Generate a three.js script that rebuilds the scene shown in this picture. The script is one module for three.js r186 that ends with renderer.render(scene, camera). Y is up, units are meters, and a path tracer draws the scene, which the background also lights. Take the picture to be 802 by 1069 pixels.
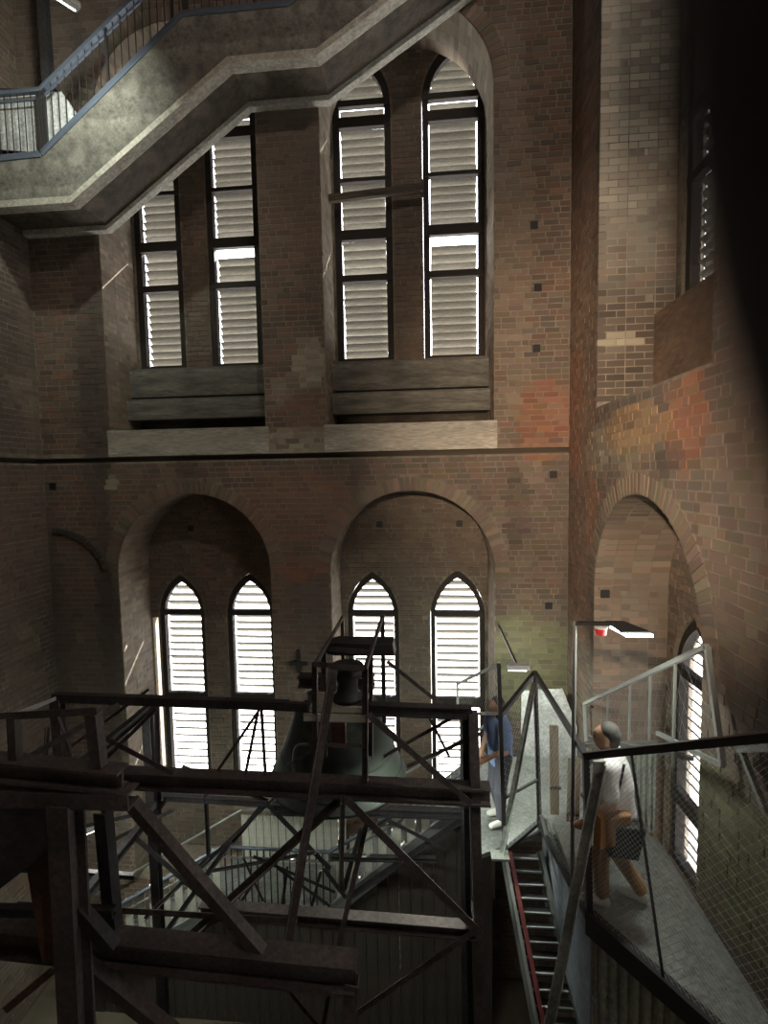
import * as THREE from 'three';
import { mergeGeometries, mergeVertices } from 'three/addons/utils/BufferGeometryUtils.js';
import { MarchingCubes } from 'three/addons/objects/MarchingCubes.js';
import { RectAreaLightUniformsLib } from 'three/addons/lights/RectAreaLightUniformsLib.js';

// ---------- camera, sky, sun, exposure ----------
const scene = new THREE.Scene();
const camera = new THREE.PerspectiveCamera(90.55, 802 / 1069, 0.01, 2000);
camera.position.set(0, 10, 0);
camera.rotation.set(-0.0743, 0.08933, -0.01822, 'YXZ');
camera.focus = 7; camera.userData.fStop = 2.5;
const renderer = new THREE.WebGLRenderer({ antialias: true });
renderer.toneMapping = THREE.LinearToneMapping;
renderer.toneMappingExposure = 1.12;
renderer.shadowMap.enabled = true;
RectAreaLightUniformsLib.init();
const SKY = 9;
scene.background = new THREE.Color().setRGB(0.93 * SKY, 0.96 * SKY, 1.06 * SKY);
const sun = new THREE.DirectionalLight(new THREE.Color().setRGB(1, 0.95, 0.86), 40);
sun.position.set(14, 34, -38); sun.target.position.set(-5, 8, -9);
sun.castShadow = true;
Object.assign(sun.shadow.camera, { left: -16, right: 16, top: 16, bottom: -16, near: 1, far: 120 });
scene.add(sun, sun.target);

// ---------- helpers ----------
let seed = 12345;
const rnd = () => { seed = (seed + 0x6D2B79F5) | 0; let t = Math.imul(seed ^ (seed >>> 15), 1 | seed); t = (t + Math.imul(t ^ (t >>> 7), 61 | t)) ^ t; return ((t ^ (t >>> 14)) >>> 0) / 4294967296; };
const rr = (a, b) => a + (b - a) * rnd();
const hash = (x, y, z) => { let h = Math.imul(x, 374761393) ^ Math.imul(y, 668265263) ^ Math.imul(z, 2147483647 - 55); h = Math.imul(h ^ (h >>> 13), 1274126177); return ((h ^ (h >>> 16)) >>> 0) / 4294967296; };
const sm = (t) => t * t * (3 - 2 * t);
function noise(x, y, z = 0) {
  const X = Math.floor(x), Y = Math.floor(y), Z = Math.floor(z), u = sm(x - X), v = sm(y - Y), w = sm(z - Z);
  const l = (a, b, t) => a + (b - a) * t;
  return l(l(l(hash(X, Y, Z), hash(X + 1, Y, Z), u), l(hash(X, Y + 1, Z), hash(X + 1, Y + 1, Z), u), v), l(l(hash(X, Y, Z + 1), hash(X + 1, Y, Z + 1), u), l(hash(X, Y + 1, Z + 1), hash(X + 1, Y + 1, Z + 1), u), v), w);
}
const fbm = (x, y, z = 0) => 0.5 * noise(x, y, z) + 0.27 * noise(2.1 * x, 2.1 * y, z + 7) + 0.15 * noise(4.3 * x, 4.3 * y, z + 13) + 0.08 * noise(9 * x, 9 * y, z + 19);
const clamp = (v, a = 0, b = 1) => Math.min(b, Math.max(a, v));
const V = (a) => new THREE.Vector3(a[0], a[1], a[2]);
const counts = {};
const numbered = (n) => { const k = counts[n] = (counts[n] ?? -1) + 1; return k ? n + '_' + String(k).padStart(3, '0') : n; };
function tag(o, label, category, group, kind) { o.userData.label = label; if (category) o.userData.category = category; if (group) o.userData.group = group; if (kind) o.userData.kind = kind; return o; }
function shade(o) { o.castShadow = o.receiveShadow = true; return o; }
function thing(name, label, category, at = [0, 0, 0], group) {          // a Group at the thing's base; parts are given in world metres
  const o = new THREE.Group(); o.name = numbered(name); o.position.set(...at); scene.add(o);
  return tag(o, label, category, group);
}
function part(parent, name, geo, mat) {                                // geometry in world metres, stored relative to its parent
  const g = Array.isArray(geo) ? mergeGeometries(geo.map((q) => (q.index ? q.toNonIndexed() : q))) : geo;
  let p = parent; const off = new THREE.Vector3();
  while (p && p !== scene) { off.add(p.position); p = p.parent; }
  g.translate(-off.x, -off.y, -off.z);
  const m = shade(new THREE.Mesh(g, mat)); m.name = name; parent.add(m); return m;
}
function frame(p, q, roll = 0) {                                        // matrix: z from p to q, y up, x sideways
  const a = V(p), d = V(q).sub(a), L = d.length(); d.normalize();
  const up = Math.abs(d.y) > 0.93 ? new THREE.Vector3(0, 0, 1) : new THREE.Vector3(0, 1, 0);
  const s = new THREE.Vector3().crossVectors(up, d).normalize(), u = new THREE.Vector3().crossVectors(d, s);
  const m = new THREE.Matrix4().makeBasis(s, u, d).setPosition(a);
  if (roll) m.multiply(new THREE.Matrix4().makeRotationZ(roll));
  return [m, L];
}
function bar(p, q, w = 0.06, h = w, kind = 'box', roll = 0) {
  const [m, L] = frame(p, q, roll); let g;
  if (kind === 'box') g = new THREE.BoxGeometry(w, h, L).translate(0, 0, L / 2);
  else if (kind === 'tube') g = new THREE.CylinderGeometry(w / 2, w / 2, L, 12).rotateX(Math.PI / 2).translate(0, 0, L / 2);
  else {
    const s = new THREE.Shape(), t = Math.max(0.008, Math.min(w, h) * 0.13), a = w / 2, b = h / 2;
    const P = kind === 'I' ? [[-a, -b], [a, -b], [a, -b + t], [t / 2, -b + t], [t / 2, b - t], [a, b - t], [a, b], [-a, b], [-a, b - t], [-t / 2, b - t], [-t / 2, -b + t], [-a, -b + t]]
      : kind === 'U' ? [[-a, -b], [a, -b], [a, -b + t], [-a + t, -b + t], [-a + t, b - t], [a, b - t], [a, b], [-a, b]]
      : [[-a, -b], [a, -b], [a, -b + t], [-a + t, -b + t], [-a + t, b], [-a, b]];
    P.forEach(([x, y], i) => (i ? s.lineTo(x, y) : s.moveTo(x, y))); s.closePath();
    g = new THREE.ExtrudeGeometry(s, { depth: L, bevelEnabled: false });
  }
  return g.applyMatrix4(m);
}
const box = (cx, cy, cz, w, h, d) => new THREE.BoxGeometry(w, h, d).translate(cx, cy, cz);
function poly(points, z0, z1) {                                          // polygon in x,y extruded from z0 to z1
  const s = new THREE.Shape(points.map(([x, y]) => new THREE.Vector2(x, y)));
  return new THREE.ExtrudeGeometry(s, { depth: z1 - z0, bevelEnabled: false }).translate(0, 0, z0);
}
function slabXZ(points, y, t) {                                          // polygon in x,z with its top at y
  const s = new THREE.Shape(points.map(([x, z]) => new THREE.Vector2(x, -z)));
  return new THREE.ExtrudeGeometry(s, { depth: t, bevelEnabled: false }).rotateX(-Math.PI / 2).translate(0, y - t, 0);
}
function quadPlate(A, B, C, D, t = 0.01) {                               // thin plate through four corners
  const a = V(A), b = V(B), c = V(C), d = V(D), n = new THREE.Vector3().crossVectors(b.clone().sub(a), d.clone().sub(a)).normalize().multiplyScalar(t);
  const pts = [a, b, c, d, a.clone().add(n), b.clone().add(n), c.clone().add(n), d.clone().add(n)];
  const idx = [0, 2, 1, 0, 3, 2, 4, 5, 6, 4, 6, 7, 0, 1, 5, 0, 5, 4, 1, 2, 6, 1, 6, 5, 2, 3, 7, 2, 7, 6, 3, 0, 4, 3, 4, 7];
  const g = new THREE.BufferGeometry(); const pos = [], uv = [];
  for (const i of idx) { pos.push(pts[i].x, pts[i].y, pts[i].z); uv.push(pts[i].x + pts[i].z, pts[i].y); }
  g.setAttribute('position', new THREE.Float32BufferAttribute(pos, 3)); g.setAttribute('uv', new THREE.Float32BufferAttribute(uv, 2)); g.computeVertexNormals(); return g;
}
function wireMesh(A, B, C, D, pitch = 0.055, r = 0.0016) {                // chain-link wires between four corners (A,B bottom, C,D top)
  const a = V(A), b = V(B), c = V(C), d = V(D), W = (a.distanceTo(b) + c.distanceTo(d)) / 2, H = (a.distanceTo(d) + b.distanceTo(c)) / 2;
  const at = (s, t) => a.clone().lerp(b, s).lerp(d.clone().lerp(c, s), t), out = [], step = pitch * Math.SQRT2;
  for (const k of [-1, 1]) for (let o = -H; o < W + H; o += step) {
    let x0 = o, y0 = 0, x1 = o + k * H, y1 = H;                            // line x = o + k*y
    const cutX = (X) => (X - o) * k;
    let lo = 0, hi = H; const yA = cutX(0), yB = cutX(W); lo = Math.max(lo, Math.min(yA, yB)); hi = Math.min(hi, Math.max(yA, yB));
    if (hi - lo < 0.02) continue;
    const p = at((o + k * lo) / W, lo / H), q = at((o + k * hi) / W, hi / H);
    const [m, L] = frame(p.toArray(), q.toArray());
    out.push(new THREE.CylinderGeometry(r, r, L, 3, 1, true).rotateX(Math.PI / 2).translate(0, 0, L / 2).applyMatrix4(m));
  }
  return out;
}

// ---------- materials ----------
function grain(size, fn, srgb = true) {
  const d = new Uint8Array(size * size * 4);
  for (let y = 0; y < size; y++) for (let x = 0; x < size; x++) { const c = fn(x / size, y / size), i = (y * size + x) * 4; d[i] = 255 * clamp(c[0]); d[i + 1] = 255 * clamp(c[1]); d[i + 2] = 255 * clamp(c[2]); d[i + 3] = 255; }
  const t = new THREE.DataTexture(d, size, size); t.wrapS = t.wrapT = THREE.RepeatWrapping; t.magFilter = THREE.LinearFilter; t.minFilter = THREE.LinearMipmapLinearFilter; if (srgb) t.colorSpace = THREE.SRGBColorSpace; t.needsUpdate = true; return t;
}
const per = (x, y, f, z) => { const a = fbm(x * f, y * f, z), b = fbm((x - 1) * f, y * f, z), c = fbm(x * f, (y - 1) * f, z), d = fbm((x - 1) * f, (y - 1) * f, z); return (a * (1 - x) + b * x) * (1 - y) + (c * (1 - x) + d * x) * y; };
const bumpTex = grain(256, (x, y) => { const v = 0.6 * per(x, y, 22, 3) + 0.4 * per(x, y, 60, 5); return [v, v, v]; }, false);
const stainTex = grain(512, (x, y) => { const v = 0.55 + 0.75 * (per(x, y, 7, 1) - 0.35) + 0.3 * (per(x, y, 40, 9) - 0.5); return [v, v * 0.99, v * 0.96]; });
const speckTex = grain(256, (x, y) => { const v = 0.8 + 0.5 * (per(x, y, 30, 2) - 0.5) + 0.25 * (per(x, y, 5, 6) - 0.5); return [v, v, v]; });
const rgb = (r, g, b) => new THREE.Color().setRGB(r, g, b);
const std = (c, rough = 0.9, metal = 0, extra = {}) => new THREE.MeshStandardMaterial({ color: rgb(...c), roughness: rough, metalness: metal, ...extra });
const M = {
  mortar: std([0.5, 0.44, 0.36], 0.97, 0, { map: stainTex, bumpMap: bumpTex, bumpScale: 0.01 }),
  brick: std([1, 1, 1], 0.93, 0, { vertexColors: true, bumpMap: bumpTex, bumpScale: 0.004 }),
  concrete: std([0.34, 0.325, 0.3], 0.92, 0, { map: stainTex, bumpMap: bumpTex, bumpScale: 0.006 }),
  concretePale: std([0.8, 0.79, 0.7], 0.9, 0, { map: speckTex, bumpMap: bumpTex, bumpScale: 0.005 }),
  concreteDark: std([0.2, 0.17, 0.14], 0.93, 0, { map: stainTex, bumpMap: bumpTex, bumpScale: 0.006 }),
  sill: std([0.68, 0.64, 0.55], 0.92, 0, { map: speckTex, bumpMap: bumpTex, bumpScale: 0.006 }),
  stone: std([0.38, 0.37, 0.34], 0.92, 0, { map: stainTex, bumpMap: bumpTex, bumpScale: 0.006 }),
  parapet: std([0.3, 0.2, 0.14], 0.92, 0, { map: speckTex, bumpMap: bumpTex, bumpScale: 0.006 }),
  timber: std([0.05, 0.04, 0.035], 0.8, 0, { map: speckTex }),
  slat: std([0.36, 0.34, 0.29], 0.8, 0, { map: speckTex }),
  floor: std([0.22, 0.185, 0.15], 0.95, 0, { map: stainTex }),
  ceiling: std([0.08, 0.065, 0.05], 0.95, 0, { map: stainTex }),
  rust: std([0.135, 0.108, 0.104], 0.7, 0.3, { map: speckTex }),
  steel: std([0.07, 0.065, 0.07], 0.5, 0.4, { map: speckTex }),
  galv: std([0.42, 0.44, 0.43], 0.45, 0.5, { map: speckTex }),
  paleSteel: std([0.5, 0.53, 0.5], 0.5, 0.3, { map: speckTex }),
  blueSteel: std([0.2, 0.24, 0.32], 0.45, 0.4, { map: speckTex }),
  wire: std([0.5, 0.52, 0.5], 0.5, 0.2),
  bronze: std([0.05, 0.062, 0.052], 0.75, 0.1, { map: speckTex }),
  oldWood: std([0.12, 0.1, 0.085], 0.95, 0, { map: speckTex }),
  black: std([0.015, 0.014, 0.016], 0.6),
  white: std([0.86, 0.87, 0.87], 0.6, 0, { map: speckTex }),
  board: std([0.78, 0.78, 0.68], 0.7, 0, { map: speckTex }),
  cream: std([0.6, 0.57, 0.48], 0.7, 0, { map: speckTex }),
  sheet: std([0.34, 0.37, 0.44], 0.6, 0.1, { map: speckTex }),
  green: std([0.55, 0.6, 0.52], 0.7, 0.1, { map: speckTex }),
  red: std([0.5, 0.03, 0.04], 0.4), redDull: std([0.16, 0.03, 0.03], 0.6),
  redBrown: std([0.17, 0.085, 0.06], 0.7, 0, { map: speckTex }),
  ground: std([0.4, 0.39, 0.36], 0.95),
  skin: std([0.5, 0.29, 0.2], 0.6), hair: std([0.075, 0.07, 0.065], 0.85), shirtWhite: std([0.88, 0.88, 0.88], 0.85), shirtBlue: std([0.2, 0.28, 0.5], 0.85),
  trouserBrown: std([0.3, 0.17, 0.08], 0.85), trouserDark: std([0.06, 0.06, 0.08], 0.85), leather: std([0.3, 0.15, 0.06], 0.6), shoe: std([0.6, 0.6, 0.58], 0.7),
  tubeGlow: new THREE.MeshStandardMaterial({ color: rgb(0.9, 0.9, 0.9), emissive: rgb(0.9, 1, 0.88), emissiveIntensity: 9 }),
};

// ---------- the place outside ----------
{ const g = shade(new THREE.Mesh(new THREE.CircleGeometry(600, 48).rotateX(-Math.PI / 2).translate(0, -38, 0), M.ground)); g.name = 'ground'; scene.add(g); tag(g, 'pale open ground far below the tower windows', 'ground', null, 'structure'); }

// ---------- room shell ----------
const XL = -7.65, XR = 2.53, ZB = -9.5, ZF = 0.68, TOP = 21.5;
const project = (p) => { const v = p.clone().project(camera); return [(v.x * 0.5 + 0.5) * 802, (0.5 - v.y * 0.5) * 1069, v.z]; };
camera.updateMatrixWorld(); camera.updateProjectionMatrix();
const BH = 0.103, BL = 0.275, HL = 0.135, RING = 0.27, DEEP = 1.1, GROOVE = [10.33, 10.43];
const tones = [[0.21, 0.13, 0.092], [0.18, 0.12, 0.09], [0.15, 0.115, 0.092], [0.24, 0.14, 0.095], [0.12, 0.096, 0.08], [0.22, 0.175, 0.135], [0.27, 0.135, 0.085]];
function brickTone(u, v, salt, patches, pale, mort = false) {
  const n = fbm(u * 0.35 + salt, v * 0.3, salt), k = hash(Math.round(u * 97), Math.round(v * 131), Math.round(salt * 17));
  let c = mort ? [0.3, 0.255, 0.2] : tones[Math.floor(k * tones.length)].map((x, i) => [0.175, 0.132, 0.105][i] * 0.4 + x * 0.6);
  const mixTo = (t, w) => { for (let i = 0; i < 3; i++) c[i] += (t[i] - c[i]) * w; };
  mixTo([0.13, 0.105, 0.088], clamp((n - 0.36) * 3.4) * (mort ? 0.7 : 0.55 + 0.45 * k));                     // soot
  mixTo([0.085, 0.072, 0.063], 0.75 * clamp((fbm(u * 1.7 + 11, v * 0.16, salt + 5) - 0.5) * 5));            // soot runs
  mixTo([0.36, 0.3, 0.22], clamp((fbm(u * 0.8 + 31, v * 0.7, salt + 3) - 0.6) * 4) * (mort ? 0.7 : k));           // old limewash
  if (pale) mixTo([0.42, 0.36, 0.27], pale * (0.35 + 0.65 * k));
  for (const [pu, pv, ru, rv, t, w] of patches) { const d = ((u - pu) / ru) ** 2 + ((v - pv) / rv) ** 2 + 1.1 * (fbm(u * 2.2, v * 2.2, salt + 9) - 0.5); if (d < 1) mixTo(t, w * clamp((1 - d) * 2.5) * (0.35 + 0.65 * hash(Math.round(u * 53), Math.round(v * 71), 5))); }
  if (mort) return c.map((x) => x * (0.75 + 0.5 * noise(u * 14, v * 14, salt)));
  const j = 0.85 + 0.3 * hash(Math.round(u * 211), Math.round(v * 57), 11);
  return c.map((x) => x * j);
}
const unitBox = new THREE.BoxGeometry(1, 1, 1);
{ const p = unitBox.attributes.position; for (let i = 0; i < p.count; i++) if (p.getZ(i) > 0) { p.setX(i, p.getX(i) * 0.985); p.setY(i, p.getY(i) * 0.95); } unitBox.computeVertexNormals(); }
const brickMats = {};
const brickMat = (c) => { const q = c.map((x) => Math.round(Math.sqrt(x) * 34)), k = q.join(); return brickMats[k] ??= std(q.map((x) => (x / 34) ** 2), 0.93, 0, { bumpMap: bumpTex, bumpScale: 0.004 }); };

function openArch(path, a, b, vb, vs) { const R = (b - a) / 2, c = (a + b) / 2; path.moveTo(a, vb); path.lineTo(b, vb); path.lineTo(b, vs); for (let i = 1; i < 40; i++) path.lineTo(c + R * Math.cos(i / 40 * Math.PI), vs + R * Math.sin(i / 40 * Math.PI)); path.lineTo(a, vs); path.closePath(); return path; }
function lancet(path, a, b, vb, vs) {                                   // equilateral pointed head
  const W = b - a; path.moveTo(a, vb); path.lineTo(b, vb); path.lineTo(b, vs);
  for (let i = 1; i <= 12; i++) { const t = i / 12 * Math.PI / 3; path.lineTo(a + W * Math.cos(t), vs + W * Math.sin(t)); }
  for (let i = 11; i >= 0; i--) { const t = i / 12 * Math.PI / 3; path.lineTo(b - W * Math.cos(t), vs + W * Math.sin(t)); }
  path.closePath(); return path;
}
function half(l, v) { const W = l.b - l.a, h = v - l.vs; if (h <= 0) return W / 2; const x = Math.sqrt(Math.max(0, W * W - h * h)) - W / 2; return Math.max(0, x); }

let windowCount = 0;
function makeWindow(wall, l, label) {
  const g = new THREE.Group(); g.name = 'window_' + (++windowCount); g.position.copy(wall.g.position); g.rotation.copy(wall.g.rotation); scene.add(g);
  tag(g, label, null, null, 'structure');
  const add = (name, geo, mat) => { const m = shade(new THREE.Mesh(geo, mat)); m.name = name; g.add(m); return m; };
  const F = l.dark ? 0.1 : 0.13, n0 = -DEEP - 0.2;
  const s = lancet(new THREE.Shape(), l.a + 0.005, l.b - 0.005, l.vb + 0.005, l.vs); s.holes.push(lancet(new THREE.Path(), l.a + F, l.b - F, l.vb + F, l.vs));
  add('frame', new THREE.ExtrudeGeometry(s, { depth: 0.14, bevelEnabled: false }).translate(0, 0, n0), M.timber);
  for (const [v, h] of l.rails) add('transom', new THREE.BoxGeometry(l.b - l.a - 0.03, h, 0.12).translate((l.a + l.b) / 2, v, n0 + 0.1), M.timber);
  const c = (l.a + l.b) / 2, full = l.b - l.a - 2 * F - (l.side ?? 0.014);
  const slatGeo = new THREE.BoxGeometry(1, l.dark ? 0.024 : 0.016, l.sw);
  const stops = [[l.vb + F, 0], ...l.rails.map(([r, h]) => [r, h / 2]), [l.vs + (l.b - l.a) * 0.86 - F, 0]].sort((p, q) => p[0] - q[0]);
  for (let s = 0; s + 1 < stops.length; s++) {
    const v0 = stops[s][0] + stops[s][1], v1 = stops[s + 1][0] - stops[s + 1][1], n = Math.max(1, Math.round((v1 - v0) / l.pitch)), step = (v1 - v0) / n;
    for (let k = 0; k < n; k++) {
      if (l.skip === s && k === n - 1) continue;
      const v = v0 + (k + 0.62) * step;
      let w = full; if (v > l.vs - 0.02) w = 2 * half(l, v + 0.03) - 2 * F + 0.02; if (w < 0.1) continue;
      const m = add('slat', slatGeo, M.slat); m.scale.x = w * rr(0.985, 1);
      m.position.set(c + rr(-0.006, 0.006), v, n0 - l.sw * 0.28); m.rotation.set(-l.tilt + rr(-0.05, 0.05) - (rnd() < 0.06 ? 0.1 : 0), 0, rr(-0.006, 0.006), 'ZXY');
    }
  }
  return g;
}
const LOW = (a, b, gap = 0, vb = 3.2) => ({ a, b, gap, vb, vs: 6.98, rails: [[7.02, 0.12], [5.08, 0.2]], pitch: 0.165, tilt: 0.62, sw: 0.19, dark: true, side: 0.03 });
const HIGH = (a, b, skip = -1, side = 0.014) => ({ a, b, skip, side, gap: 0, vb: 12.28, vs: 17.35, rails: [[17.42, 0.12], [17.06, 0.2], [14.88, 0.2], [14.02, 0.13], [15.95, 0.08]], pitch: 0.155, tilt: 0.72, sw: 0.22 });

function makeWall(name, pos, turn, u0, u1, bays, label, patches, salt, opt = {}) {
  const g = new THREE.Group(); g.name = name; g.position.set(...pos); g.rotation.y = turn; scene.add(g); tag(g, label, null, null, 'structure'); g.updateMatrixWorld(true);
  const wall = { g }, GR = opt.brickSill ? [10.38, 10.381] : GROOVE;
  const add = (nm, geo, mat) => { const m = shade(new THREE.Mesh(geo, mat)); m.name = nm; g.add(m); return m; };
  const lowVs = 8.13, upVs = 16.75, upVb = 10.95, lowVb = 1.6;
  const thick = DEEP, T = 0.3;
  // masonry core: two storeys with a shadow groove between them
  const mk = (v0, v1, lower) => {
    const s = new THREE.Shape(), e = opt.ends ?? 0; s.moveTo(u0 - e, v0); s.lineTo(u1 + e, v0); s.lineTo(u1 + e, v1); s.lineTo(u0 - e, v1); s.closePath();
    for (const [a, b] of bays) s.holes.push(lower ? openArch(new THREE.Path(), a, b, lowVb, lowVs) : openArch(new THREE.Path(), a, b, opt.brickSill ? upVb : GROOVE[1] + 0.002, upVs));
    return new THREE.ExtrudeGeometry(s, { depth: thick - 0.006, bevelEnabled: false }).translate(0, 0, -thick);
  };
  let coreMat = M.mortar;
  if (opt.single) {                                                     // dirt, soot runs and limewash on the joints follow the bricks around them
    const e = opt.ends ?? 0, W = u1 - u0 + 2 * e, nx = 420, ny = 840, d = new Uint8Array(nx * ny * 4), q = new THREE.Color();
    for (let y = 0; y < ny; y++) for (let x = 0; x < nx; x++) { const c = brickTone(u0 - e + (x + 0.5) / nx * W, (y + 0.5) / ny * TOP, salt, patches, 0, true); q.setRGB(...c).convertLinearToSRGB(); const i = (y * nx + x) * 4; d[i] = q.r * 255; d[i + 1] = q.g * 255; d[i + 2] = q.b * 255; d[i + 3] = 255; }
    const tx = new THREE.DataTexture(d, nx, ny); tx.colorSpace = THREE.SRGBColorSpace; tx.magFilter = THREE.LinearFilter; tx.wrapS = tx.wrapT = THREE.RepeatWrapping; tx.repeat.set(1 / W, 1 / TOP); tx.offset.set(-(u0 - e) / W, 0); tx.needsUpdate = true;
    coreMat = std([1, 1, 1], 0.97, 0, { map: tx, bumpMap: bumpTex, bumpScale: 0.008 });
  }
  add('core', mergeGeometries([mk(0, GR[0], true), mk(GR[1], TOP, false)]), coreMat);
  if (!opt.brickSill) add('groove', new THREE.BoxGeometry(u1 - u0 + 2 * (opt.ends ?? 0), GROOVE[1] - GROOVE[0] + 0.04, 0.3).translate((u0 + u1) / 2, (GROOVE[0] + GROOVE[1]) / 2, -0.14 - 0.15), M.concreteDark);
  const bricks = [], vous = [];
  const B = (u, v, n, su, sv, sn, rot, pale = 0) => bricks.push({ u, v, n, su, sv, sn, rot, c: brickTone(u + (Math.abs(n) > 0.05 ? n + 100 : 0), v, salt, patches, pale) });
  const lay = (v, iv, n, seedRow, pale) => {                              // one course of stretchers and headers between intervals
    let u = u0 - (seedRow % 2) * 0.2 - hash(seedRow, 3, 1) * 0.1, k = seedRow;
    while (u < u1) {
      const L = k % 3 === 2 ? HL : BL; k++;
      for (const [a, b] of iv) { const x0 = Math.max(u, a), x1 = Math.min(u + L, b); if (x1 - x0 > 0.045) B((x0 + x1) / 2, v, n - 0.015 + rr(-0.004, 0.004), x1 - x0 - 0.015 - rr(0, 0.006), BH - 0.014 - rr(0, 0.005), 0.03, rr(-0.006, 0.006), pale); }
      u += L;
    }
  };
  const cut = (iv, a, b) => iv.flatMap(([p, q]) => (b <= p || a >= q ? [[p, q]] : [[p, a], [b, q]].filter(([x, y]) => y - x > 0.03)));
  for (let r = 0; r * BH < TOP; r++) {
    const v = (r + 0.5) * BH; if (!opt.brickSill && v > GROOVE[0] - BH / 2 && v < GROOVE[1] + BH / 2 - 0.02) continue;
    let iv = [[u0, u1]];
    for (const [a, b] of bays) {
      const c = (a + b) / 2, R = (b - a) / 2;
      for (const [vb, vs] of [[lowVb, lowVs], [opt.brickSill ? upVb : GROOVE[1], upVs]]) {
        if (v < vb) continue;
        if (v <= vs) iv = cut(iv, a - (vb > 5 && v < 10.95 ? 0.06 : 0), b + (vb > 5 && v < 10.95 ? 0.06 : 0));
        else { const h = v - vs, RR = R + RING; if (h < RR) { const w = Math.sqrt(RR * RR - h * h); iv = cut(iv, c - w, c + w); } }
      }
    }
    lay(v, iv, 0, r, 0);
  }
  for (const [a, b] of bays) {
    const c = (a + b) / 2, R = (b - a) / 2;
    for (const [vb, vs] of [[lowVb, lowVs], [upVb, upVs]]) {
      const N = Math.round((Math.PI * R) / 0.098);
      for (let i = 0; i < N; i++) {
        const t = (i + 0.5) / N * Math.PI, rm = R + RING / 2, u = c + rm * Math.cos(t), v = vs + rm * Math.sin(t);
        vous.push({ u, v, n: -0.012 + rr(-0.004, 0.004), su: RING - 0.014, sv: 0.086, sn: 0.034, rot: t, c: brickTone(u, v, salt, patches, 0.22) });
        for (let k = 0; k < 4; k++) { const n = -(k + 0.5) * DEEP / 4; B(c + (R + 0.012) * Math.cos(t), vs + (R + 0.012) * Math.sin(t), n, 0.03, 0.088, DEEP / 4 - 0.012, t, opt.brickSill ? 0.3 : 0.5); }
      }
      for (let r = Math.ceil(vb / BH); (r + 0.5) * BH < vs; r++) for (const [e, s] of [[a, 1], [b, -1]]) {
        let n = 0.004, k = r; while (n > -DEEP + 0.03) { const L = Math.min(k++ % 2 ? BL : HL, n + DEEP); if (L > 0.05) B(e - s * 0.012 + rr(-0.003, 0.003), (r + 0.5) * BH, n - L / 2, 0.03, BH - 0.013, L - 0.015, 0, opt.brickSill ? 0.22 : 0.5); n -= L; }
      }
    }
  }
  // plates with the lancet lights at the back of every opening
  for (const [a, b, lows, highs] of bays) for (const [set, vb, vt] of [[lows, lowVb - 0.1, 9.95], [highs, GROOVE[1], 18.6]]) {
    const s = new THREE.Shape(); s.moveTo(a - 0.15, vb); s.lineTo(b + 0.15, vb); s.lineTo(b + 0.15, vt); s.lineTo(a - 0.15, vt); s.closePath();
    for (const l of set) { s.holes.push(lancet(new THREE.Path(), l.a, l.b, l.vb, l.vs)); if (l.gap) s.holes.push(new THREE.Path([[l.a - l.gap, 3.4], [l.a - 0.03, 3.4], [l.a - 0.03, 6.92], [l.a - l.gap, 6.92]].map(([x, y]) => new THREE.Vector2(x, y)))); }
    add('window_wall', new THREE.ExtrudeGeometry(s, { depth: T, bevelEnabled: false }).translate(0, 0, -DEEP - T - 0.012), M.mortar);
    const R = (b - a) / 2, c = (a + b) / 2, vs = vb > 9 ? upVs : lowVs;
    for (let r = Math.ceil(vb / BH); (r + 0.5) * BH < vt; r++) {
      const v = (r + 0.5) * BH; let w = R; if (v > vs) w = Math.sqrt(Math.max(0, R * R - (v - vs) ** 2)); if (w < 0.05) continue;
      if (vb > 9 && v < 12.28) continue;
      let iv = [[c - w, c + w]];
      for (const l of set) if (v > l.vb && v < l.vs + (l.b - l.a) * 0.87) { const m = (l.a + l.b) / 2, hw = half(l, v); iv = cut(iv, m - hw - (v < 6.95 && v > 3.4 ? l.gap : 0) - 0.02, m + hw + 0.02); }
      lay(v, iv, -DEEP, r + 7, 0.1);
    }
  }
  // upper sills: pale beam in the wall face, two stone steps behind
  for (const [a, b] of bays) {
    if (!opt.brickSill) add('sill', new THREE.BoxGeometry(b - a + 0.1, upVb - GROOVE[1] - 0.01, 0.5).translate((a + b) / 2, (upVb + GROOVE[1]) / 2, -0.23), M.sill);
    if (opt.brickSill) { add('stone_step', new THREE.BoxGeometry(b - a, 1.36, 0.3).translate((a + b) / 2, 11.6, -DEEP + 0.14), M.parapet); add('niche_floor', new THREE.BoxGeometry(b - a, 0.3, DEEP).translate((a + b) / 2, 10.8, -DEEP / 2 - 0.03), M.mortar); continue; }
    add('stone_step', new THREE.BoxGeometry(b - a, 0.42, 0.5).translate((a + b) / 2, 11.42, -DEEP + 0.24), M.stone);
    add('stone_step', new THREE.BoxGeometry(b - a, 0.58, 0.34).translate((a + b) / 2, 11.985, -DEEP + 0.16), M.stone);
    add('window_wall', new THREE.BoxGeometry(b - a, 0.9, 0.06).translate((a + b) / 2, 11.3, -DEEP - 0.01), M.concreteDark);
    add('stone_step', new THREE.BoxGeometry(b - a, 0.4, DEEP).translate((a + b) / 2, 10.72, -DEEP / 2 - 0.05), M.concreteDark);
  }
  // bricks: the ones that show largest are parts of their own, the rest one joined part
  const seen = [], hidden = []; const w = new THREE.Vector3();
  const size = (q) => { w.set(q.u, q.v, q.n).applyMatrix4(g.matrixWorld); const d = w.distanceTo(camera.position); const [x, y, z] = project(w); q.px = (z > 1 || z < -1) ? -1e9 : x; q.py = y; q.area = q.su * q.sv / (d * d); if (q.su < 0.05) q.area = q.sn * q.sv / (d * d) * 0.6; };
  for (const q of bricks.concat(vous)) { size(q); }
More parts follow.
